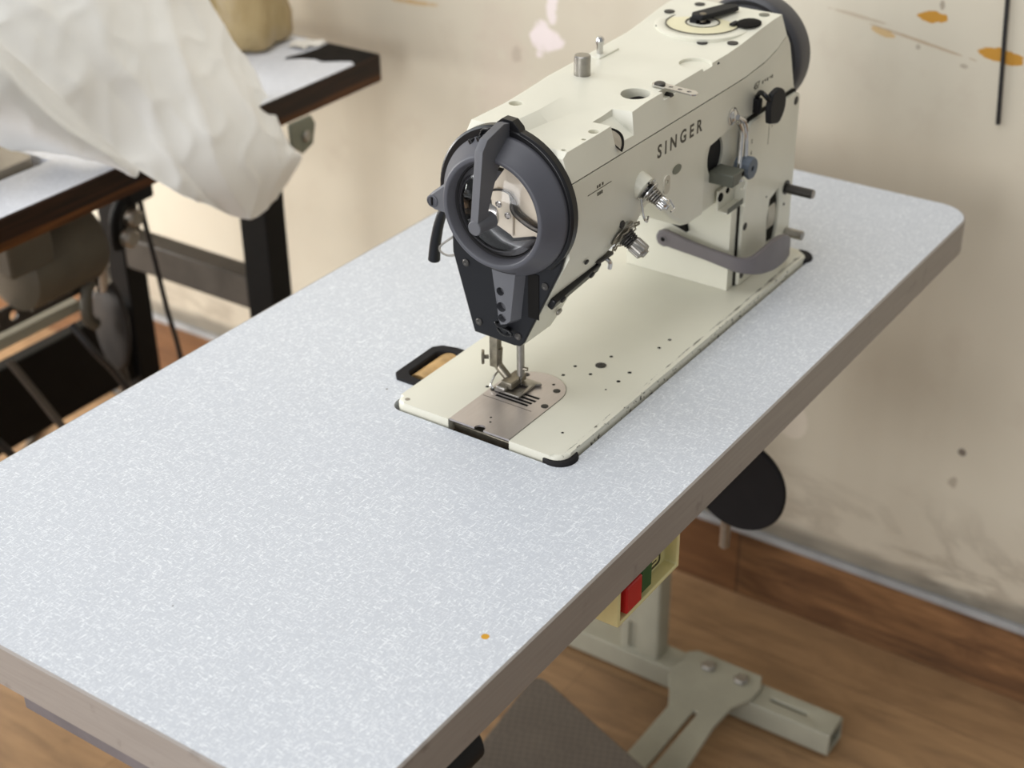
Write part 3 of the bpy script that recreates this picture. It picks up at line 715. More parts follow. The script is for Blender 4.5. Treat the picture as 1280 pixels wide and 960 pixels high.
# needle bar, presser bar and foot
NX, NY = 77.2, 94.0
b = bm_new(); bcyl(b, (NX, NY, 21), (NX, NY, 120), 3.5, .6, 24); nb = P('needle_bar', b, 'steel')
b = bm_new(); cyl(b, (NX, NY, 21), (NX, NY, 17), 2.2, 1.2, 14); cyl(b, (NX, NY, 17), (NX, NY, 7.5), .75, .3, 10); P('needle', b, 'chrome', nb)
b = bm_new(); bcyl(b, (NX, NY - 2, 29), (NX + 1, NY - 7, 29), 1.8, .4, 12); P('needle_clamp', b, 'oldsteel', nb)
PX, PY = 77.2, 119.5
b = bm_new(); bcyl(b, (PX, PY, 26), (PX, PY, 120), 4.2, .5, 24); pb = P('presser_bar', b, 'oldsteel')
ft = thing_none = None
b = bm_new(); tube(b, [(PX, PY - 1, 42), (PX - 1, PY - 1, 30), (PX - 1, PY - 2, 25), (PX - 1.5, PY - 9, 19), (PX - 2, PY - 15, 14.5)], 4.4, 12, rr=lambda t: 4.6 - .8 * t)
pf = P('presser_foot', b, 'oldsteel')
b = bm_new(); box(b, PX - 5.6, PX - 3.2, PY - 4, PY + 4.5, 24, 58); P('foot_shank', b, 'oldsteel', pf, .6)
b = bm_new(); lathe(b, (PX - 5, PY + 5.5, 33), (-.55, .8, 0), [(0, 0), (2, 0), (2, 4), (6.2, 4), (6.8, 5), (6.8, 6.5), (0, 7)], 20); P('thumb_screw', b, 'oldsteel', pf)
b = bm_new(); box(b, 64, 88, 95, 107, 11.5, 18); P('foot_hinge', b, 'oldsteel', pf, 1)
b = bm_new(); box(b, 59, 70, 99, 109, 10, 14.5); P('hinge_clip', b, 'steel', pf, 1.2)
fo = poly_prism(bm_new(), [(60, 84.5), (86, 84.5), (90, 80), (92, 82), (92, 110), (64, 113), (60, 111)], 'z', 8.3, 10.2)
c = bm_new(); box(c, 73.6, 80.5, 88, 100, 5, 20)
P('foot_sole', boolean(fo, [c]), 'steel', pf, .4)
b = bm_new(); tube(b, [(60, 112, 10), (62, 116, 12), (70, 118, 16), (78, 118, 19)], 1, 8); P('finger_guard', b, 'chrome', pf)

# column side cover with scale, dial window, pins and levers
pc = poly_prism(bm_new(), rrect(366, 477.5, 7.8, 179, (1, 1, 8, 9), 6), 'y', 26, 35)
pc = boolean(pc, [poly_prism(bm_new(), [(424, 30), (421, 60), (425, 80), (444, 86), (449, 70), (448, 42), (444, 28)], 'y', 20, 40)])
panel = P('side_cover', pc, 'paint', None, 1.4)
P('cover_shade_fill', poly_prism(bm_new(), rrect(362.5, 476, 7.4, 183, (1, 1, 8, 9), 6), 'y', 29.6, 34), 'seam', None)  # dark sheet standing in for the shadow gap around the side cover
b = bm_new(); lathe(b, (437, 78, 56), (1, 0, 0), [(0, -10), (48, -10), (50, -8), (50, 9), (48, 11), (0, 11)], 72); dial = P('stitch_dial', b, 'bracketlight', None, label='pale dial wheel showing in the side cover window')
for (x, z, r) in ((371.8, 70.5, 4), (371.8, 18, 4.2), (469, 171, 4.4), (416, 86, 1), (460, 62, 1.6)):
    b = bm_new(); lathe(b, (x, 26.1, z), (0, -1, 0), [(0, 0), (r, 0), (r, .5), (r * .75, .8), (0, .6)], 20); P('cover_screw', b, 'screw', panel)
b = bm_new(); lathe(b, (462, 26, 80), (0, -1, 0), [(0, -2), (7.5, -2), (7.5, 1), (0, 1)], 24); P('pin_bushing', b, 'darksteel', panel)
b = bm_new(); bcyl(b, (462, 25, 79), (462, -4, 79), 5, .8, 24); P('lever_pin', b, 'darksteel', panel)
b = bm_new(); bcyl(b, (462, -4, 79), (462, -5.2, 79), 4.6, .5, 24); P('pin_end', b, 'steel', panel)
b = bm_new(); bcyl(b, (470, 25, 27), (470, 6, 27), 5, .8, 24); P('stop_pin', b, 'steel', panel)
for tx, z in (('2', 157), ('4', 145)):
    P('scale_mark', text_bm(tx, 6, (372.5, 25.9, z), (1, 0, 0), (0, 0, 1), 1, .2), 'letter', panel)
for i, x in enumerate((410, 416, 422, 428, 434)):
    b = bm_new(); box(b, x, x + .7, 25.85, 26.1, 160 - (16 if i == 0 else 0), 166); P('scale_line', b, 'letter', panel)
# black half-moon lever at the top of the cover
hm = poly_prism(bm_new(), [(388 + 18 * cos(a), 193 + 18 * sin(a)) for a in [(-1.4 + 3.0 * i / 20) for i in range(21)]] + [(376, 209), (371, 196), (374, 180)], 'y', 8, 14)
hmo = P('feed_lever', hm, 'matteblack', None, 1.5, label='black half-moon lever at the top of the side cover')
b = bm_new(); tube(b, [(374, 11, 203), (371, 14, 208), (377, 22, 208), (385, 29, 200)], 2.4, 10); P('lever_stem', b, 'black', hmo)
b = bm_new(); box(b, 381, 388, 24, 32, 184, 199); P('lever_block', b, 'matteblack', hmo, 1.5)
# width lever: pivot, slotted arm, ribbed knob
b = bm_new(); lathe(b, (338, 31, 195), (0, -1, 0), [(0, -2), (8.5, -2), (8.5, 1), (7, 1.4), (6.4, 1), (6, 1), (6, 3.5), (4, 5), (0, 5.2)], 32); wv = P('width_lever_pivot', b, 'chrome')
wl2 = bm_new(); tube(wl2, [(338, 25, 195), (348, 23, 188), (352, 22, 174), (350, 20, 152), (344, 20, 133), (339, 20, 138), (343, 22, 160), (345, 23, 178), (342, 25, 188)], 2.6, 10); P('width_lever', wl2, 'chrome', wv)
kn = bm_new(); lathe(kn, (349, 27, 143), (0, -1, 0), [(0, 0), (10.5, 0), (11, .8), (11, 14), (9.8, 16), (3, 16), (2.6, 14.5), (0, 14.5)], 48)
for v in kn.verts:
    d = Vector((v.co.x - 349, v.co.z - 143)); r = d.length
    if r > 10.2:
        a = math.atan2(d.y, d.x); s_ = 1 - .06 * (1 if cos(a * 16) > 0 else 0); v.co.x = 349 + d.x * s_; v.co.z = 143 + d.y * s_
P('width_knob', kn, 'blueknob', None, 0, label='blue-grey ribbed knob')
b = bm_new(); lathe(b, (349, 12.5, 143), (0, -1, 0), [(0, 0), (2.4, 0), (2.4, .4), (0, .4)], 12); P('knob_screw', b, 'hole', None)
ol = boolean(box(bm_new(), 306, 329, 10, 36, 138, 150), [box(bm_new(), 320, 340, 4, 20, 130, 142)])
olo = P('stop_block', ol, 'olive', None, 1.2, label='olive-grey rectangular stop block')
b = bm_new(); bcyl(b, (326, 11, 146), (326, 9.4, 146), 2.4, .4); P('block_hole', b, 'hole', olo)
b = bm_new(); tube(b, [(332, 14, 140), (338, 12, 134), (338, 14, 126), (333, 16, 128)], 1.6, 8); P('block_hook', b, 'paint', olo)
# small sheet bracket under the block
b = bm_new(); box(b, 318, 352, 30, 32.4, 106, 126); box(b, 318, 352, 20, 32, 104, 106.5); br_ = P('sheet_bracket', b, 'paint', None, .6)
b = bm_new(); box(b, 319, 350, 19.6, 20, 104.5, 110); P('bracket_olive_lip', b, 'olive', br_)  # olive strip across the front of the bracket
b = bm_new(); bcyl(b, (322, 30.4, 119), (322, 29, 119), 4.5, .4); P('bracket_hole', b, 'hole', br_)
b = bm_new(); bcyl(b, (336, 30.4, 121), (336, 29, 121), 3, .4); P('bracket_hole', b, 'hole', br_)
b = bm_new(); box(b, 352, 355, 18, 33, 100, 138); P('bracket_side', b, 'paint', br_, .6)
# reverse lever
rl = [(338, 104, 46, 60), (338, 92, 45, 62), (338.5, 70, 43, 58), (339, 50, 41, 55), (340, 32, 38, 53), (344, 18, 34, 50), (354, 9, 30, 49), (370, 5, 25, 52), (390, 3, 21, 55), (410, 4, 18, 52), (430, 7, 15, 44), (444, 10, 14, 34)]
fine = spline([(a, b2, c) for a, b2, c, d in rl], 4); fh = spline([(d, 0, 0) for a, b2, c, d in rl], 4)
b = sweep_strip(bm_new(), [(p.x, p.y, p.z, q.x) for p, q in zip(fine, fh)], 5)
rv = P('reverse_lever', b, 'lever', None, 1.6, angle=50, label='grey curved reverse lever')
b = bm_new(); lathe(b, (334.5, 97, 53), (1, 0, 0), [(0, 0), (4, 0), (4.4, .8), (7, .8), (8.6, 2), (8.6, 8), (0, 8)], 32); P('lever_boss', b, 'lever', rv)
b = bm_new(); lathe(b, (334.6, 97, 53), (-1, 0, 0), [(0, 0), (2.4, 0), (2.4, .3), (0, .3)], 16); P('pivot_hole', b, 'hole', rv)
b = bm_new(); poly_prism(b, [(76, 62), (100, 70), (104, 74), (78, 69)], 'x', 344, 350); P('lever_slot', b, 'hole', None)

# the two thread tension assemblies
def tension(base, ax, big, name):
    q = Vector(base); a = Vector(ax).normalized()
    def L(prof, n=32):
        b = bm_new(); lathe(b, q, a, prof, n); return b
    if not big:
        root = P(name, L([(0, -14), (11, -14), (11, 2), (9.5, 3.4), (0, 3.4)]), 'paint', None, label='upper thread tension assembly')
        P('tension_disc', L([(0, 3.4), (11, 3.4), (11.6, 4.4), (8, 6), (0, 6)]), 'chrome', root)
        P('tension_disc', L([(0, 6.2), (8, 6.2), (10.6, 7.6), (10.6, 8.4), (0, 8.4)]), 'chrome', root)
        s0, s1, rr, nr = 8.5, 19, 6.6, 4.5; kr, kl = 6, 8
    else:
        root = P(name, L([(0, -10), (12, -10), (12, 0), (0, 0)]), 'darksteel', None, label='lower thread tension assembly')
        P('tension_disc', L([(0, 1), (10, 1), (13.5, 3), (13.5, 4), (0, 4)]), 'darksteel', root)
        P('tension_disc', L([(0, 5), (13.5, 6.5), (13.5, 7.4), (9, 9), (0, 9)]), 'oldsteel', root)
        b = bm_new(); u, v, _ = frame(a)
        for k_ in range(26):
            t = 2 * pi * k_ / 26
        pts = [q + a * (10 + (k_ % 2) * 1.5) + (u * cos(2 * pi * k_ / 22) + v * sin(2 * pi * k_ / 22)) * (15 + 2.2 * (k_ % 2)) for k_ in range(23)]
        tube(b, pts, .8, 6, 3); P('check_spring', b, 'oldsteel', root)
        s0, s1, rr, nr = 10, 20, 8, 4.5; kr, kl = 7.6, 13
    u, v, _ = frame(a); pts = []
    for k_ in range(int(nr * 12) + 1):
        t = k_ / 12; f = k_ / (nr * 12); r = rr * (1 - .25 * f)
        pts.append(q + a * (s0 + (s1 - s0) * f) + (u * cos(2 * pi * t) + v * sin(2 * pi * t)) * r)
    b = bm_new(); tube(b, pts, 1.0, 6, 1); P('tension_spring', b, 'steel' if not big else 'darksteel', root)
    P('tension_stud', L([(0, 3), (2.6, 3), (2.6, s1 + 4), (0, s1 + 4)], 16), 'steel', root)
    kb = L([(0, s1 - 1), (kr - 1.4, s1 - 1), (kr, s1 + .6), (kr, s1 + kl - 2), (kr - 1, s1 + kl - 1), (kr * .55, s1 + kl), (kr * .5, s1 + kl + 1.5), (0, s1 + kl + 1.5)], 60)
    for v_ in kb.verts:
        w_ = v_.co - q; h_ = w_.dot(a); rad = w_ - a * h_
        if rad.length > kr - .3:
            ang = math.atan2(rad.dot(v), rad.dot(u)); v_.co = q + a * h_ + rad * (1 - .07 * (1 if cos(ang * 15) > 0 else 0))
    P('tension_nut', kb, 'chrome' if not big else 'steel', root)
    return root
t1 = tension((171, 29, 184), (.05, -.86, -.5), False, 'upper_tension')
b = bm_new(); bcyl(b, (167, 21, 189), (167, 19.6, 189.6), 2.2, .3); P('boss_hole', b, 'hole', t1)
tb1 = poly_prism(bm_new(), rrect(178, 188, 177, 194, 4.6, 5), 'y', 12, 13.4); P('tension_tab', boolean(tb1, [poly_prism(bm_new(), rrect(181, 185, 186, 190, 1.9, 4), 'y', 8, 18)]), 'bracketlight', t1)
b = bm_new(); tube(b, [(163, 26, 176), (158, 20, 164), (160, 18, 158), (166, 20, 160)], 1.1, 8); P('tension_wire', b, 'chrome', t1)
b = bm_new(); tube(b, [(192, 14, 168), (190, 8, 162), (184, 8, 161)], .9, 8); P('tension_wire', b, 'chrome', t1)
t2 = tension((150, 42, 150), (.05, -.84, -.54), True, 'lower_tension')
b = bm_new(); bcyl(b, (140, 32, 160), (140, 29.6, 160), 3.6, .6, 18); P('head_screw', b, 'screw')
b = bm_new(); q = Vector((138, 46, 129)); poly_prism(b, [(126, 44), (150, 44), (150, 58), (126, 58)], 'z', 124, 127); P('guide_tab', b, 'darksteel', None, .6)
# badge and lettering
b = bm_new(); lathe(b, (234, 30.6, 178), (0, -1, 0), [(0, -6), (6, -6), (6, .5), (0, .8)], 28)
for v in b.verts: v.co.x = 234 + (v.co.x - 234) * 1.25; v.co.z = 178 + (v.co.z - 178) * .7
P('oil_plug', b, 'bracketgreen', None)
P('brand_lettering', text_bm('SINGER', 17.0, (197.5, 30.95, 200.2), (1, 0, 0), (0, 0, 1), 1.62, .3, 0, .42, .97), 'letter')
P('model_lettering', text_bm('457', 9.5, (380, 30.95, 207), (1, 0, 0), (0, 0, 1), 1.05, .3, .12, .12, .8), 'letter')
for i, x in enumerate((398, 403, 408, 414, 418)):
    b = bm_new(); box(b, x, x + 2.4, 30.8, 31.0, 208.4 + (i % 2), 211.4); P('model_suffix_mark', b, 'letter')
b = bm_new(); box(b, 84, 121, 30.8, 31.1, 206.2, 206.8); P('number_rule', b, 'letter')
for i, x in enumerate((98, 101.5, 106)):
    b = bm_new(); box(b, x, x + 2.2, 30.8, 31.1, 208, 210.6); P('number_mark', b, 'letter')
for i, x in enumerate((99, 102, 105)):
    b = bm_new(); box(b, x, x + 2.2, 30.8, 31.1, 201, 204); P('number_mark', b, 'letter')
# hand wheel
hw = bm_new(); lathe(hw, (482, 93, 201), (1, 0, 0), [(0, 0), (40, 0), (48, 4), (51, 6), (56, 3), (59, 6), (60, 11), (60, 28), (58, 33), (52, 35), (0, 35)], 80)
P('hand_wheel', hw, 'wheel', None, 0, angle=45)
b = bm_new(); cyl(b, (440, 91, 199), (492, 91, 199), 20, None, 32); P('wheel_shaft', b, 'darksteel')

# ------------------------------------------------------------------ switch box under the front edge
sb = thing('switch_box', 'ivory switch box with red and green push buttons under the table edge', 'switch', (-15, -60, -62))
hs = boolean(box(bm_new(), -64, 36, -95, -30, -85, -TT - .6), [box(bm_new(), -60, 32, -100, -82, -81, -43)])
house = part('housing', hs, 'ivory', sb, 1.2)
part('red_button', poly_prism(bm_new(), rrect(-54, -30, -77, -51, 1.5, 3), 'y', -97, -82), 'red', sb, 1.2, label='red stop button')
part('green_button', poly_prism(bm_new(), rrect(-26, -9, -76, -51, 1.5, 3), 'y', -94, -82), 'green', sb, 1.2, label='green start button')
lb = boolean(poly_prism(bm_new(), rrect(5, 25, -79, -52, 4, 4), 'y', -82.8, -81.9), [poly_prism(bm_new(), rrect(6.4, 23.6, -77.6, -53.4, 3.4, 4), 'y', -90, -80)])
part('rating_label', lb, 'letter', sb)
for i, z in enumerate((-58, -62, -66, -70, -74)):
    part('rating_line', box(bm_new(), 9, 15 + (i * 5) % 8, -82.4, -81.9, z - .7, z + .7), 'letter', sb)
# knee lifter
kl = thing('knee_lifter', 'black round knee lifter pad on a steel rod below the table', 'knee lifter', (409, 30, -260))
b = bm_new(); lathe(b, (409, 30, -260), (-1, 0, .02), [(0, -12), (48, -12), (56, -7), (58, -2), (56, 1), (46, 1.5), (0, -1)], 64); part('pad', b, 'rubber', kl)
b = bm_new(); bcyl(b, (424, 48, -361), (424, 48, -150), 6, 1, 20); part('rod', b, 'steel', kl)
b = bm_new(); bcyl(b, (424, 48, -160), (424, 120, -100), 6, 1, 20); part('crank_rod', b, 'steel', kl)
# treadle
td = thing('treadle', 'dark grey textured foot treadle plate on the floor under the table', 'treadle', (300, 170, FL))
cor = [(390, 287, -640), (205, 275, -655), (150, 60, -690), (330, 60, -668)]
b = bm_new()
def quad_pt(u, v):
    A, B, D, E_ = [Vector(c) for c in (cor[0], cor[1], cor[3], cor[2])]
    return A.lerp(B, u).lerp(D.lerp(E_, u), v)
ol_ = []
for (u, v) in rrect(0, 1, 0, 1, .1, 5): ol_.append(quad_pt(u, v))
lo = [b.verts.new(p - Vector((0, 0, 9))) for p in ol_]; hi = [b.verts.new(p) for p in ol_]
b.faces.new(lo); b.faces.new(hi)
for i in range(len(hi)): b.faces.new((lo[i], lo[(i + 1) % len(hi)], hi[(i + 1) % len(hi)], hi[i]))
part('tread_plate', b, 'tread', td, 1.5)
b = bm_new(); bcyl(b, (150, 175, -694), (350, 180, -680), 9, 1, 16); part('pivot_rod', b, 'stand', td)
for x in (160, 300):
    part('pivot_bracket', box(bm_new(), x - 5, x + 5, 160, 196, FL, -676), 'stand', td, 1)

# ------------------------------------------------------------------ second table on the left
M['laminate2'] = m_laminate('white_laminate_background', srgb(214, 216, 222), srgb(236, 238, 244), False)
lt = thing('sewing_table', 'white sewing table with dark wood edge and black legs behind on the left', 'table', (200, 1050, FL))
A0, A1, B0, B1 = -520, 757, 796, 1310
tp = poly_prism(bm_new(), rrect(A0 + 3, A1 - 3, B0 + 3, B1 - 3, (4, 4, 4, 4), 4), 'z', -36, 0)
tp = boolean(tp, [box(bm_new(), -270, 224, 886, 1066, -50, 10)])
ltop = part('tabletop', tp, 'laminate2', lt)
o1 = rrect(A0, A1, B0, B1, 7, 4); o2 = rrect(A0 + 3, A1 - 3, B0 + 3, B1 - 3, 4, 4); k = len(o1); eb = bm_new()
lv = [[eb.verts.new((*o[i], z)) for i in range(k)] for o, z in ((o1, -38), (o1, -.6), (o2, .6), (o2, -38))]
for a in range(4):
    A, B = lv[a], lv[(a + 1) % 4]
    for i in range(k): eb.faces.new((A[i], A[(i + 1) % k], B[(i + 1) % k], B[i]))
part('edge_band', eb, 'darkwood', lt, label='dark wood edge band')
chip = [(753.5, 800), (753.5, 893), (728, 890), (700, 893), (672, 902), (664, 898), (680, 880), (688, 862), (684, 846), (700, 826), (708, 812), (700, 800)]
part('bare_corner', poly_prism(bm_new(), chip, 'z', -.3, .8), 'baretop', lt, label='bare black patch where the laminate broke off')
for (y0, y1) in ((806, 856), (1108, 1154)):
    part('leg', box(bm_new(), 500, 540, y0, y1, FL, -38.2), 'blackstand', lt, 2)
for (y0, y1) in ((806, 856), (1108, 1154)):
    part('leg', box(bm_new(), -460, -420, y0, y1, FL, -38.2), 'blackstand', lt, 2)
part('side_rail', box(bm_new(), 502, 538, 856, 1108, -318, -266), 'greybar', lt, 3, label='grey side rail between the legs')
part('side_rail', box(bm_new(), -458, -422, 856, 1108, -318, -266), 'greybar', lt, 3)
part('back_beam', box(bm_new(), -420, 500, 1120, 1146, -515, -385), 'blackstand', lt, 3, label='deep black beam between the back legs')
part('back_rail', box(bm_new(), -420, 330, 1010, 1030, -288, -272), 'stand', lt, 2, label='pale rail below the perforated bar')
pbm = box(bm_new(), -420, 352, 1000, 1005, -256, -226)
hc = []
for x in (243, 274, 307, 212, 180):
    c = bm_new(); cyl(c, (x, 980, -241), (x, 1030, -241), 7, None, 18); hc.append(c)
part('perforated_bar', boolean(pbm, hc), 'darksteel', lt, 0, label='dark steel bar pierced with round holes')
cb = poly_prism(bm_new(), [(548, -38.5), (592, -38.5), (600, -52), (592, -80), (570, -88), (548, -70)], 'y', 790, 795.5)
clamp = part('edge_bracket', cb, 'bracketgreen', lt, 2, label='grey-green bracket under the right front edge')
b = bm_new(); bcyl(b, (578, 789.8, -64), (578, 786, -64), 8, 2); part('bracket_bolt', b, 'steel', clamp)
# motor and belt guard hanging under that table
mt = thing('clutch_motor', 'grey sewing motor hanging under the dark-edged table', 'motor', (270, 1000, -150))
b = bm_new(); lathe(b, (200, 985, -170), (1, 0, 0), [(0, 0), (40, 0), (56, 8), (58, 14), (58, 120), (54, 130), (36, 140), (0, 140)], 40); part('motor_body', b, 'motor', mt)
part('mounting_plate', box(bm_new(), 190, 350, 940, 1030, -52, -38.4), 'motor', mt, 2)
part('mounting_post', box(bm_new(), 240, 300, 955, 1015, -125, -50), 'motor', mt, 2)
part('terminal_box', box(bm_new(), 165, 235, 922, 950, -150, -70), 'motor', mt, 4)
pg = bm_new(); lathe(pg, (362, 990, -318), (.94, -.3, -.1), [(0, -7), (48, -7), (54, -3), (54, 3), (46, 7), (0, 8)], 48)
for v in pg.verts: v.co.z = -318 + (v.co.z + 318) * 1.25
part('pulley_guard', pg, 'guardbrown', mt, label='grey oval pulley guard')
b = bm_new(); tube(b, [(338, 990, -238), (326, 990, -256), (322, 990, -290), (334, 990, -306)], 9, 10); part('guard_bracket', b, 'motor', mt)
b = bm_new(); bcyl(b, (356, 990, -262), (358, 990, -222), 12, 2, 20); part('tension_screw', b, 'chrome', mt)
b = bm_new(); bcyl(b, (372, 1000, -390), (378, 1000, -440), 8, 2, 16); part('pull_rod', b, 'darksteel', mt)
# dark tensioner hardware by the front leg
tw = thing('bobbin_winder', 'black bobbin winder bracket hanging under the end of the dark-edged table', 'winder', (400, 960, -150))
b = bm_new(); tube(b, [(405, 960, -42), (405, 960, -90), (396, 960, -120), (372, 960, -150), (368, 960, -195)], 9, 10); part('bracket_arm', b, 'matteblack', tw)
part('bracket_body', box(bm_new(), 388, 436, 948, 972, -140, -40), 'matteblack', tw, 5)
for (x, z) in ((384, -90), (384, -150), (372, -175)):
    b = bm_new(); bcyl(b, (x, 946, z), (x, 930, z), 13, 3, 20); part('thumb_wheel', b, 'steel', tw)
# cables
def cable(name, pts, r, mat, label, cat, group=None, extra=None):
    b = bm_new(); tube(b, pts, r, 10, 8)
    if extra: extra(b)
    return single(name, b, mat, label, cat, pts[0], 0, group, 60)
cable('hanging_cable', [(437, 985, -38.6), (440, 985, -160), (452, 985, -260), (462, 985, -340), (475, 985, -430), (482, 990, -600), (500, 1020, FL + 6)], 4, 'cable', 'thin black cable hanging in front of the bright wall by the black leg', 'cable', 'loose cables below the left table')
cable('hanging_cable', [(262, 950, -262), (272, 925, -300), (308, 928, -358), (334, 930, -430), (352, 940, -600), (372, 980, FL + 6)], 5, 'cable', 'black cable hanging below the perforated bar', 'cable', 'loose cables below the left table')
cable('hanging_cable', [(180, 985, -290), (205, 975, -350), (240, 970, -430), (275, 970, -500), (300, 985, -640), (330, 1040, FL + 6)], 5.5, 'greybar', 'thick grey cable with a plug hanging leftmost below the table', 'cable', 'loose cables below the left table')
cable('hanging_cable', [(100, 985, -330), (150, 975, -420), (172, 970, -460), (190, 968, -500), (215, 975, -640), (240, 1010, FL + 6)], 6, 'cable', 'black cable with an inline switch at the lower left', 'cable', 'loose cables below the left table', lambda b: bcyl(b, (166, 971, -446), (178, 969, -478), 15, 4, 14))
cable('floor_cable', [(430, 1390, FL + 5), (520, 1450, FL + 5), (600, 1490, FL + 5), (690, 1500, FL + 5), (720, 1450, FL + 5), (690, 1380, FL + 5), (640, 1330, FL + 5)], 6, 'greybar', 'grey cable looping on the floor under the dark-edged table', 'cable')
cable('wall_cord', [(WX - 3, -70.8, 50), (WX - 5, -67, 110), (WX - 4, -60, 200), (WX - 4, -52, 330), (WX - 3, -48, 560)], 2.6, 'cable', 'black cord hanging loose on the wall at the upper right', 'cord')
# machine bed partly hidden under the cover
m2 = thing('sewing_machine', 'grey machine bed set in the dark-edged table, almost hidden by the cover', 'sewing machine', (-20, 976, 0))
part('bed', poly_prism(bm_new(), rrect(-262, 214, 900, 1062, 12, 5), 'z', -30, 6), 'greybed', m2, 1.5)
part('bed_gap', box(bm_new(), -266, 219, 888, 900.5, -28, -6), 'seam', m2)
part('column', box(bm_new(), 90, 200, 945, 1040, 5, 150), 'greybed', m2, 6)

# dust cover cloth: a main fall over the table edge and a lower tucked fold
CLOTH_MAIN = [
    [(55, 880, 308), (164, 900, 316), (298, 930, 304), (413, 940, 271), (479, 930, 240), (515, 910, 194)],
    [(106, 830, 214), (201, 835, 229), (296, 850, 227), (401, 870, 205), (468, 880, 179), (518, 890, 129)],
    [(129, 815, 179), (199, 815, 192), (285, 825, 192), (384, 840, 160), (469, 855, 120), (527, 870, 79)],
    [(180, 800, 107), (232, 795, 121), (300, 800, 130), (386, 810, 109), (466, 825, 69), (541, 840, 26)],
    [(236, 785, 29), (275, 775, 48), (330, 775, 61), (395, 780, 51), (467, 790, 21), (531, 805, -18)],
    [(262, 768, -9), (299, 755, -1), (343, 750, 6), (398, 752, -2), (458, 760, -24), (532, 775, -61)],
    [(308, 758, -49), (329, 745, -50), (366, 740, -50), (411, 742, -56), (472, 750, -68), (545, 768, -79)],
    [(353, 757, -83), (375, 750, -95), (403, 748, -110), (434, 750, -119), (475, 757, -114), (510, 764, -105)]]
CLOTH_LOW = [
    [(200, 885, 215), (225, 860, 165), (262, 845, 105), (296, 820, 40), (310, 800, 5)],
    [(140, 880, 240), (172, 862, 178), (218, 845, 104), (262, 818, 24), (285, 795, -5)],
    [(105, 866, 233), (140, 850, 172), (190, 833, 98), (244, 806, 20), (268, 782, -10)],
    [(88, 840, 195), (132, 828, 144), (177, 815, 86), (231, 800, 27), (260, 778, -11)],
    [(71, 835, 138), (123, 830, 95), (174, 820, 54), (218, 808, 24), (260, 780, -10)],
    [(93, 880, 80), (156, 885, 40), (222, 886, 9), (239, 835, 8), (266, 790, -9)]]
cv = thing('dust_cover', 'crumpled white cloth cover draped over the machine on the left', 'cover', (330, 850, 0))
def sheet(rows, k, amp, seed):
    g = grid_surf(rows, k); b = bm_new(); nr, nc = len(g), len(g[0]); V = []
    for i in range(nr):
        row = []
        for j in range(nc):
            p = g[i][j]
            du = (g[min(i + 1, nr - 1)][j] - g[max(i - 1, 0)][j]); dv = (g[i][min(j + 1, nc - 1)] - g[i][max(j - 1, 0)])
            nrm = du.cross(dv).normalized()
            if nrm.y > 0: nrm = -nrm
            if rows is CLOTH_MAIN: p = p + Vector((-5, -7.3, 5.8)) * 2.2 * max(0, 1 - j / 14)
            q = p * .0075 + Vector((seed, 0, 0)); r1 = 1 - abs(noise.noise(q)); q2 = p * .017 + Vector((seed, 9, 0)); r2 = 1 - abs(noise.noise(q2))
            row.append(b.verts.new(p + nrm * (amp * (r1 ** 5 - .4) + amp * .34 * (r2 ** 8 - .3))))
        V.append(row)
    for i in range(nr - 1):
        for j in range(nc - 1): b.faces.new((V[i][j], V[i][j + 1], V[i + 1][j + 1], V[i + 1][j]))
    return b
part('main_fall', sheet(CLOTH_MAIN, 12, 7, 3), 'cloth', cv, angle=180)
part('tucked_fold', sheet(CLOTH_LOW, 9, 5, 8), 'cloth', cv, angle=180)
# the back of the cover, falling behind the hidden machine
BACK = [[CLOTH_MAIN[i][j] if s == 0 else (CLOTH_MAIN[i][5][0] + s * 4 - (0 if i else 0), CLOTH_MAIN[i][5][1] + s * (46 if i < 4 else 10), CLOTH_MAIN[i][5][2] - s * (22 if i < 4 else 3)) for s, j in ((0, 5), (1, 5), (2, 5))] for i in range(8)]
# plastic bag and paper scrap at the table end
bg = bm_new(); ringv = []
hts = [(0, 66, 84), (8, 78, 96), (40, 78, 98), (90, 66, 90), (150, 52, 78), (215, 38, 60), (280, 26, 40), (330, 14, 18)]
for z, rx, ry in hts:
    ring = []
    for i in range(40):
        a = 2 * pi * i / 40; q = Vector((cos(a) * 1.7, sin(a) * 1.7, z * .012)); f = 1 + .16 * noise.noise(q) + .07 * noise.noise(q * 3)
        ring.append(bg.verts.new((695 + rx * cos(a) * f, 1035 + ry * sin(a) * f, 1 + z)))
    ringv.append(ring)
for A, B in zip(ringv, ringv[1:]):
    for i in range(40): bg.faces.new((A[i], A[(i + 1) % 40], B[(i + 1) % 40], B[i]))
bg.faces.new(ringv[0]); bg.faces.new(ringv[-1])
single('plastic_bag', bg, 'bag', 'bulging beige plastic bag standing on the far end of the left table', 'bag', (695, 1035, 0), 0, None, 60)
gbx = poly_prism(bm_new(), rrect(540, 600, 1000, 1100, 14, 4), 'z', 1, 150)
single('grey_bundle', gbx, 'greybar', 'grey bundle between the white cover and the beige bag', 'bundle', (570, 1050, 0), 6)
pp = bm_new(); 
pv = [[pp.verts.new((706 + 44 * i / 6, 896 + 34 * j / 4 + 3 * sin(i), 1.6 + 4 * (.5 + .5 * sin(i * 1.3 + j)))) for j in range(5)] for i in range(7)]
for i in range(6):
    for j in range(4): pp.faces.new((pv[i][j], pv[i + 1][j], pv[i + 1][j + 1], pv[i][j + 1]))
single('paper_scrap', pp, 'whitepaper', 'small white paper scrap beside the black broken table corner', 'paper', (726, 912, 0), 0)

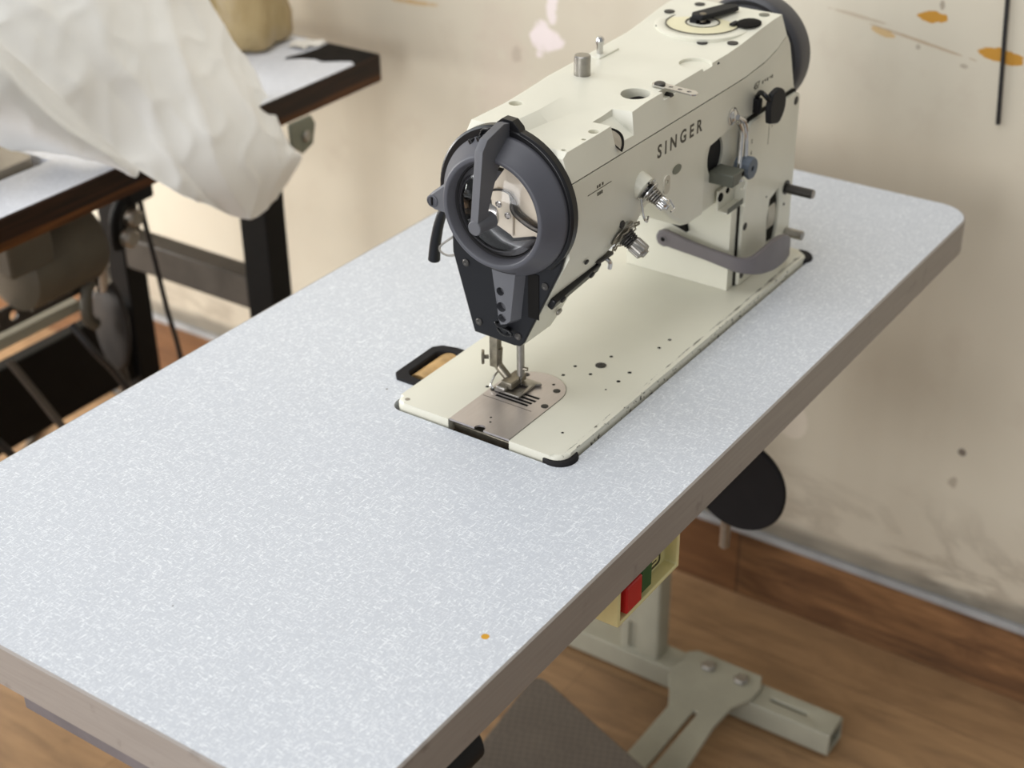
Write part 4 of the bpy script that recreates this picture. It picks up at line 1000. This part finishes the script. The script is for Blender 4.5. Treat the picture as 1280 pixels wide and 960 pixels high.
# ------------------------------------------------------------------ camera
yaw, pitch, roll = [math.radians(a) for a in (34.8238, 30.3685, .7053)]
f = Vector((cos(pitch) * cos(yaw), cos(pitch) * sin(yaw), -sin(pitch)))
r = Vector((sin(yaw), -cos(yaw), 0)); d = f.cross(r)
r2 = r * cos(roll) + d * sin(roll); d2 = -r * sin(roll) + d * cos(roll)
cam = bpy.data.cameras.new('camera'); co = bpy.data.objects.new('camera', cam); C.objects.link(co)
mw = Matrix((r2, -d2, -f)).transposed().to_4x4(); mw.translation = Vector((-911.09 * S, -583.85 * S, (714.5 + H) * S))
co.matrix_world = mw
cam.sensor_width = 36; cam.lens = 1941.59 / 1280 * 36; cam.clip_start = .05
cam.dof.use_dof = True; cam.dof.focus_distance = 1.24; cam.dof.aperture_fstop = 6.0
bpy.context.scene.camera = co

# ------------------------------------------------------------------ light
w = bpy.data.worlds.new('world'); bpy.context.scene.world = w; w.use_nodes = True
bgn = w.node_tree.nodes['Background']; bgn.inputs['Color'].default_value = (.93, .97, 1, 1); bgn.inputs['Strength'].default_value = .38
def area(name, loc, target, sx, sy, power, col):
    l = bpy.data.lights.new(name, 'AREA'); l.shape = 'RECTANGLE'; l.size = sx; l.size_y = sy; l.energy = power; l.color = col
    o = bpy.data.objects.new(name, l); C.objects.link(o); o.location = loc
    o.rotation_euler = (Vector(target) - Vector(loc)).to_track_quat('-Z', 'Y').to_euler(); return o
area('ceiling_light', (.2, .5, 3.1), (.2, .3, .7), 2.6, 1.6, 32, (.98, .99, 1))
area('window_light', (-1.0, 3.2, 2.0), (.2, .3, .8), 1.8, 1.6, 46, (.94, .97, 1))
area('side_window_light', (-3.4, .5, 1.5), (.8, .0, .4), 2.2, 1.8, 84, (.98, .985, 1))
area('low_window_light', (-.2, 2.7, .75), (.83, 1.2, .35), .9, .7, 40, (1, .97, .92))

sc = bpy.context.scene
sc.view_settings.view_transform = 'Standard'; sc.view_settings.look = 'None'
sc.view_settings.exposure = 0; sc.view_settings.gamma = 1
sc.cycles.use_denoising = True
sc.cycles.max_bounces = 8; sc.cycles.transmission_bounces = 8
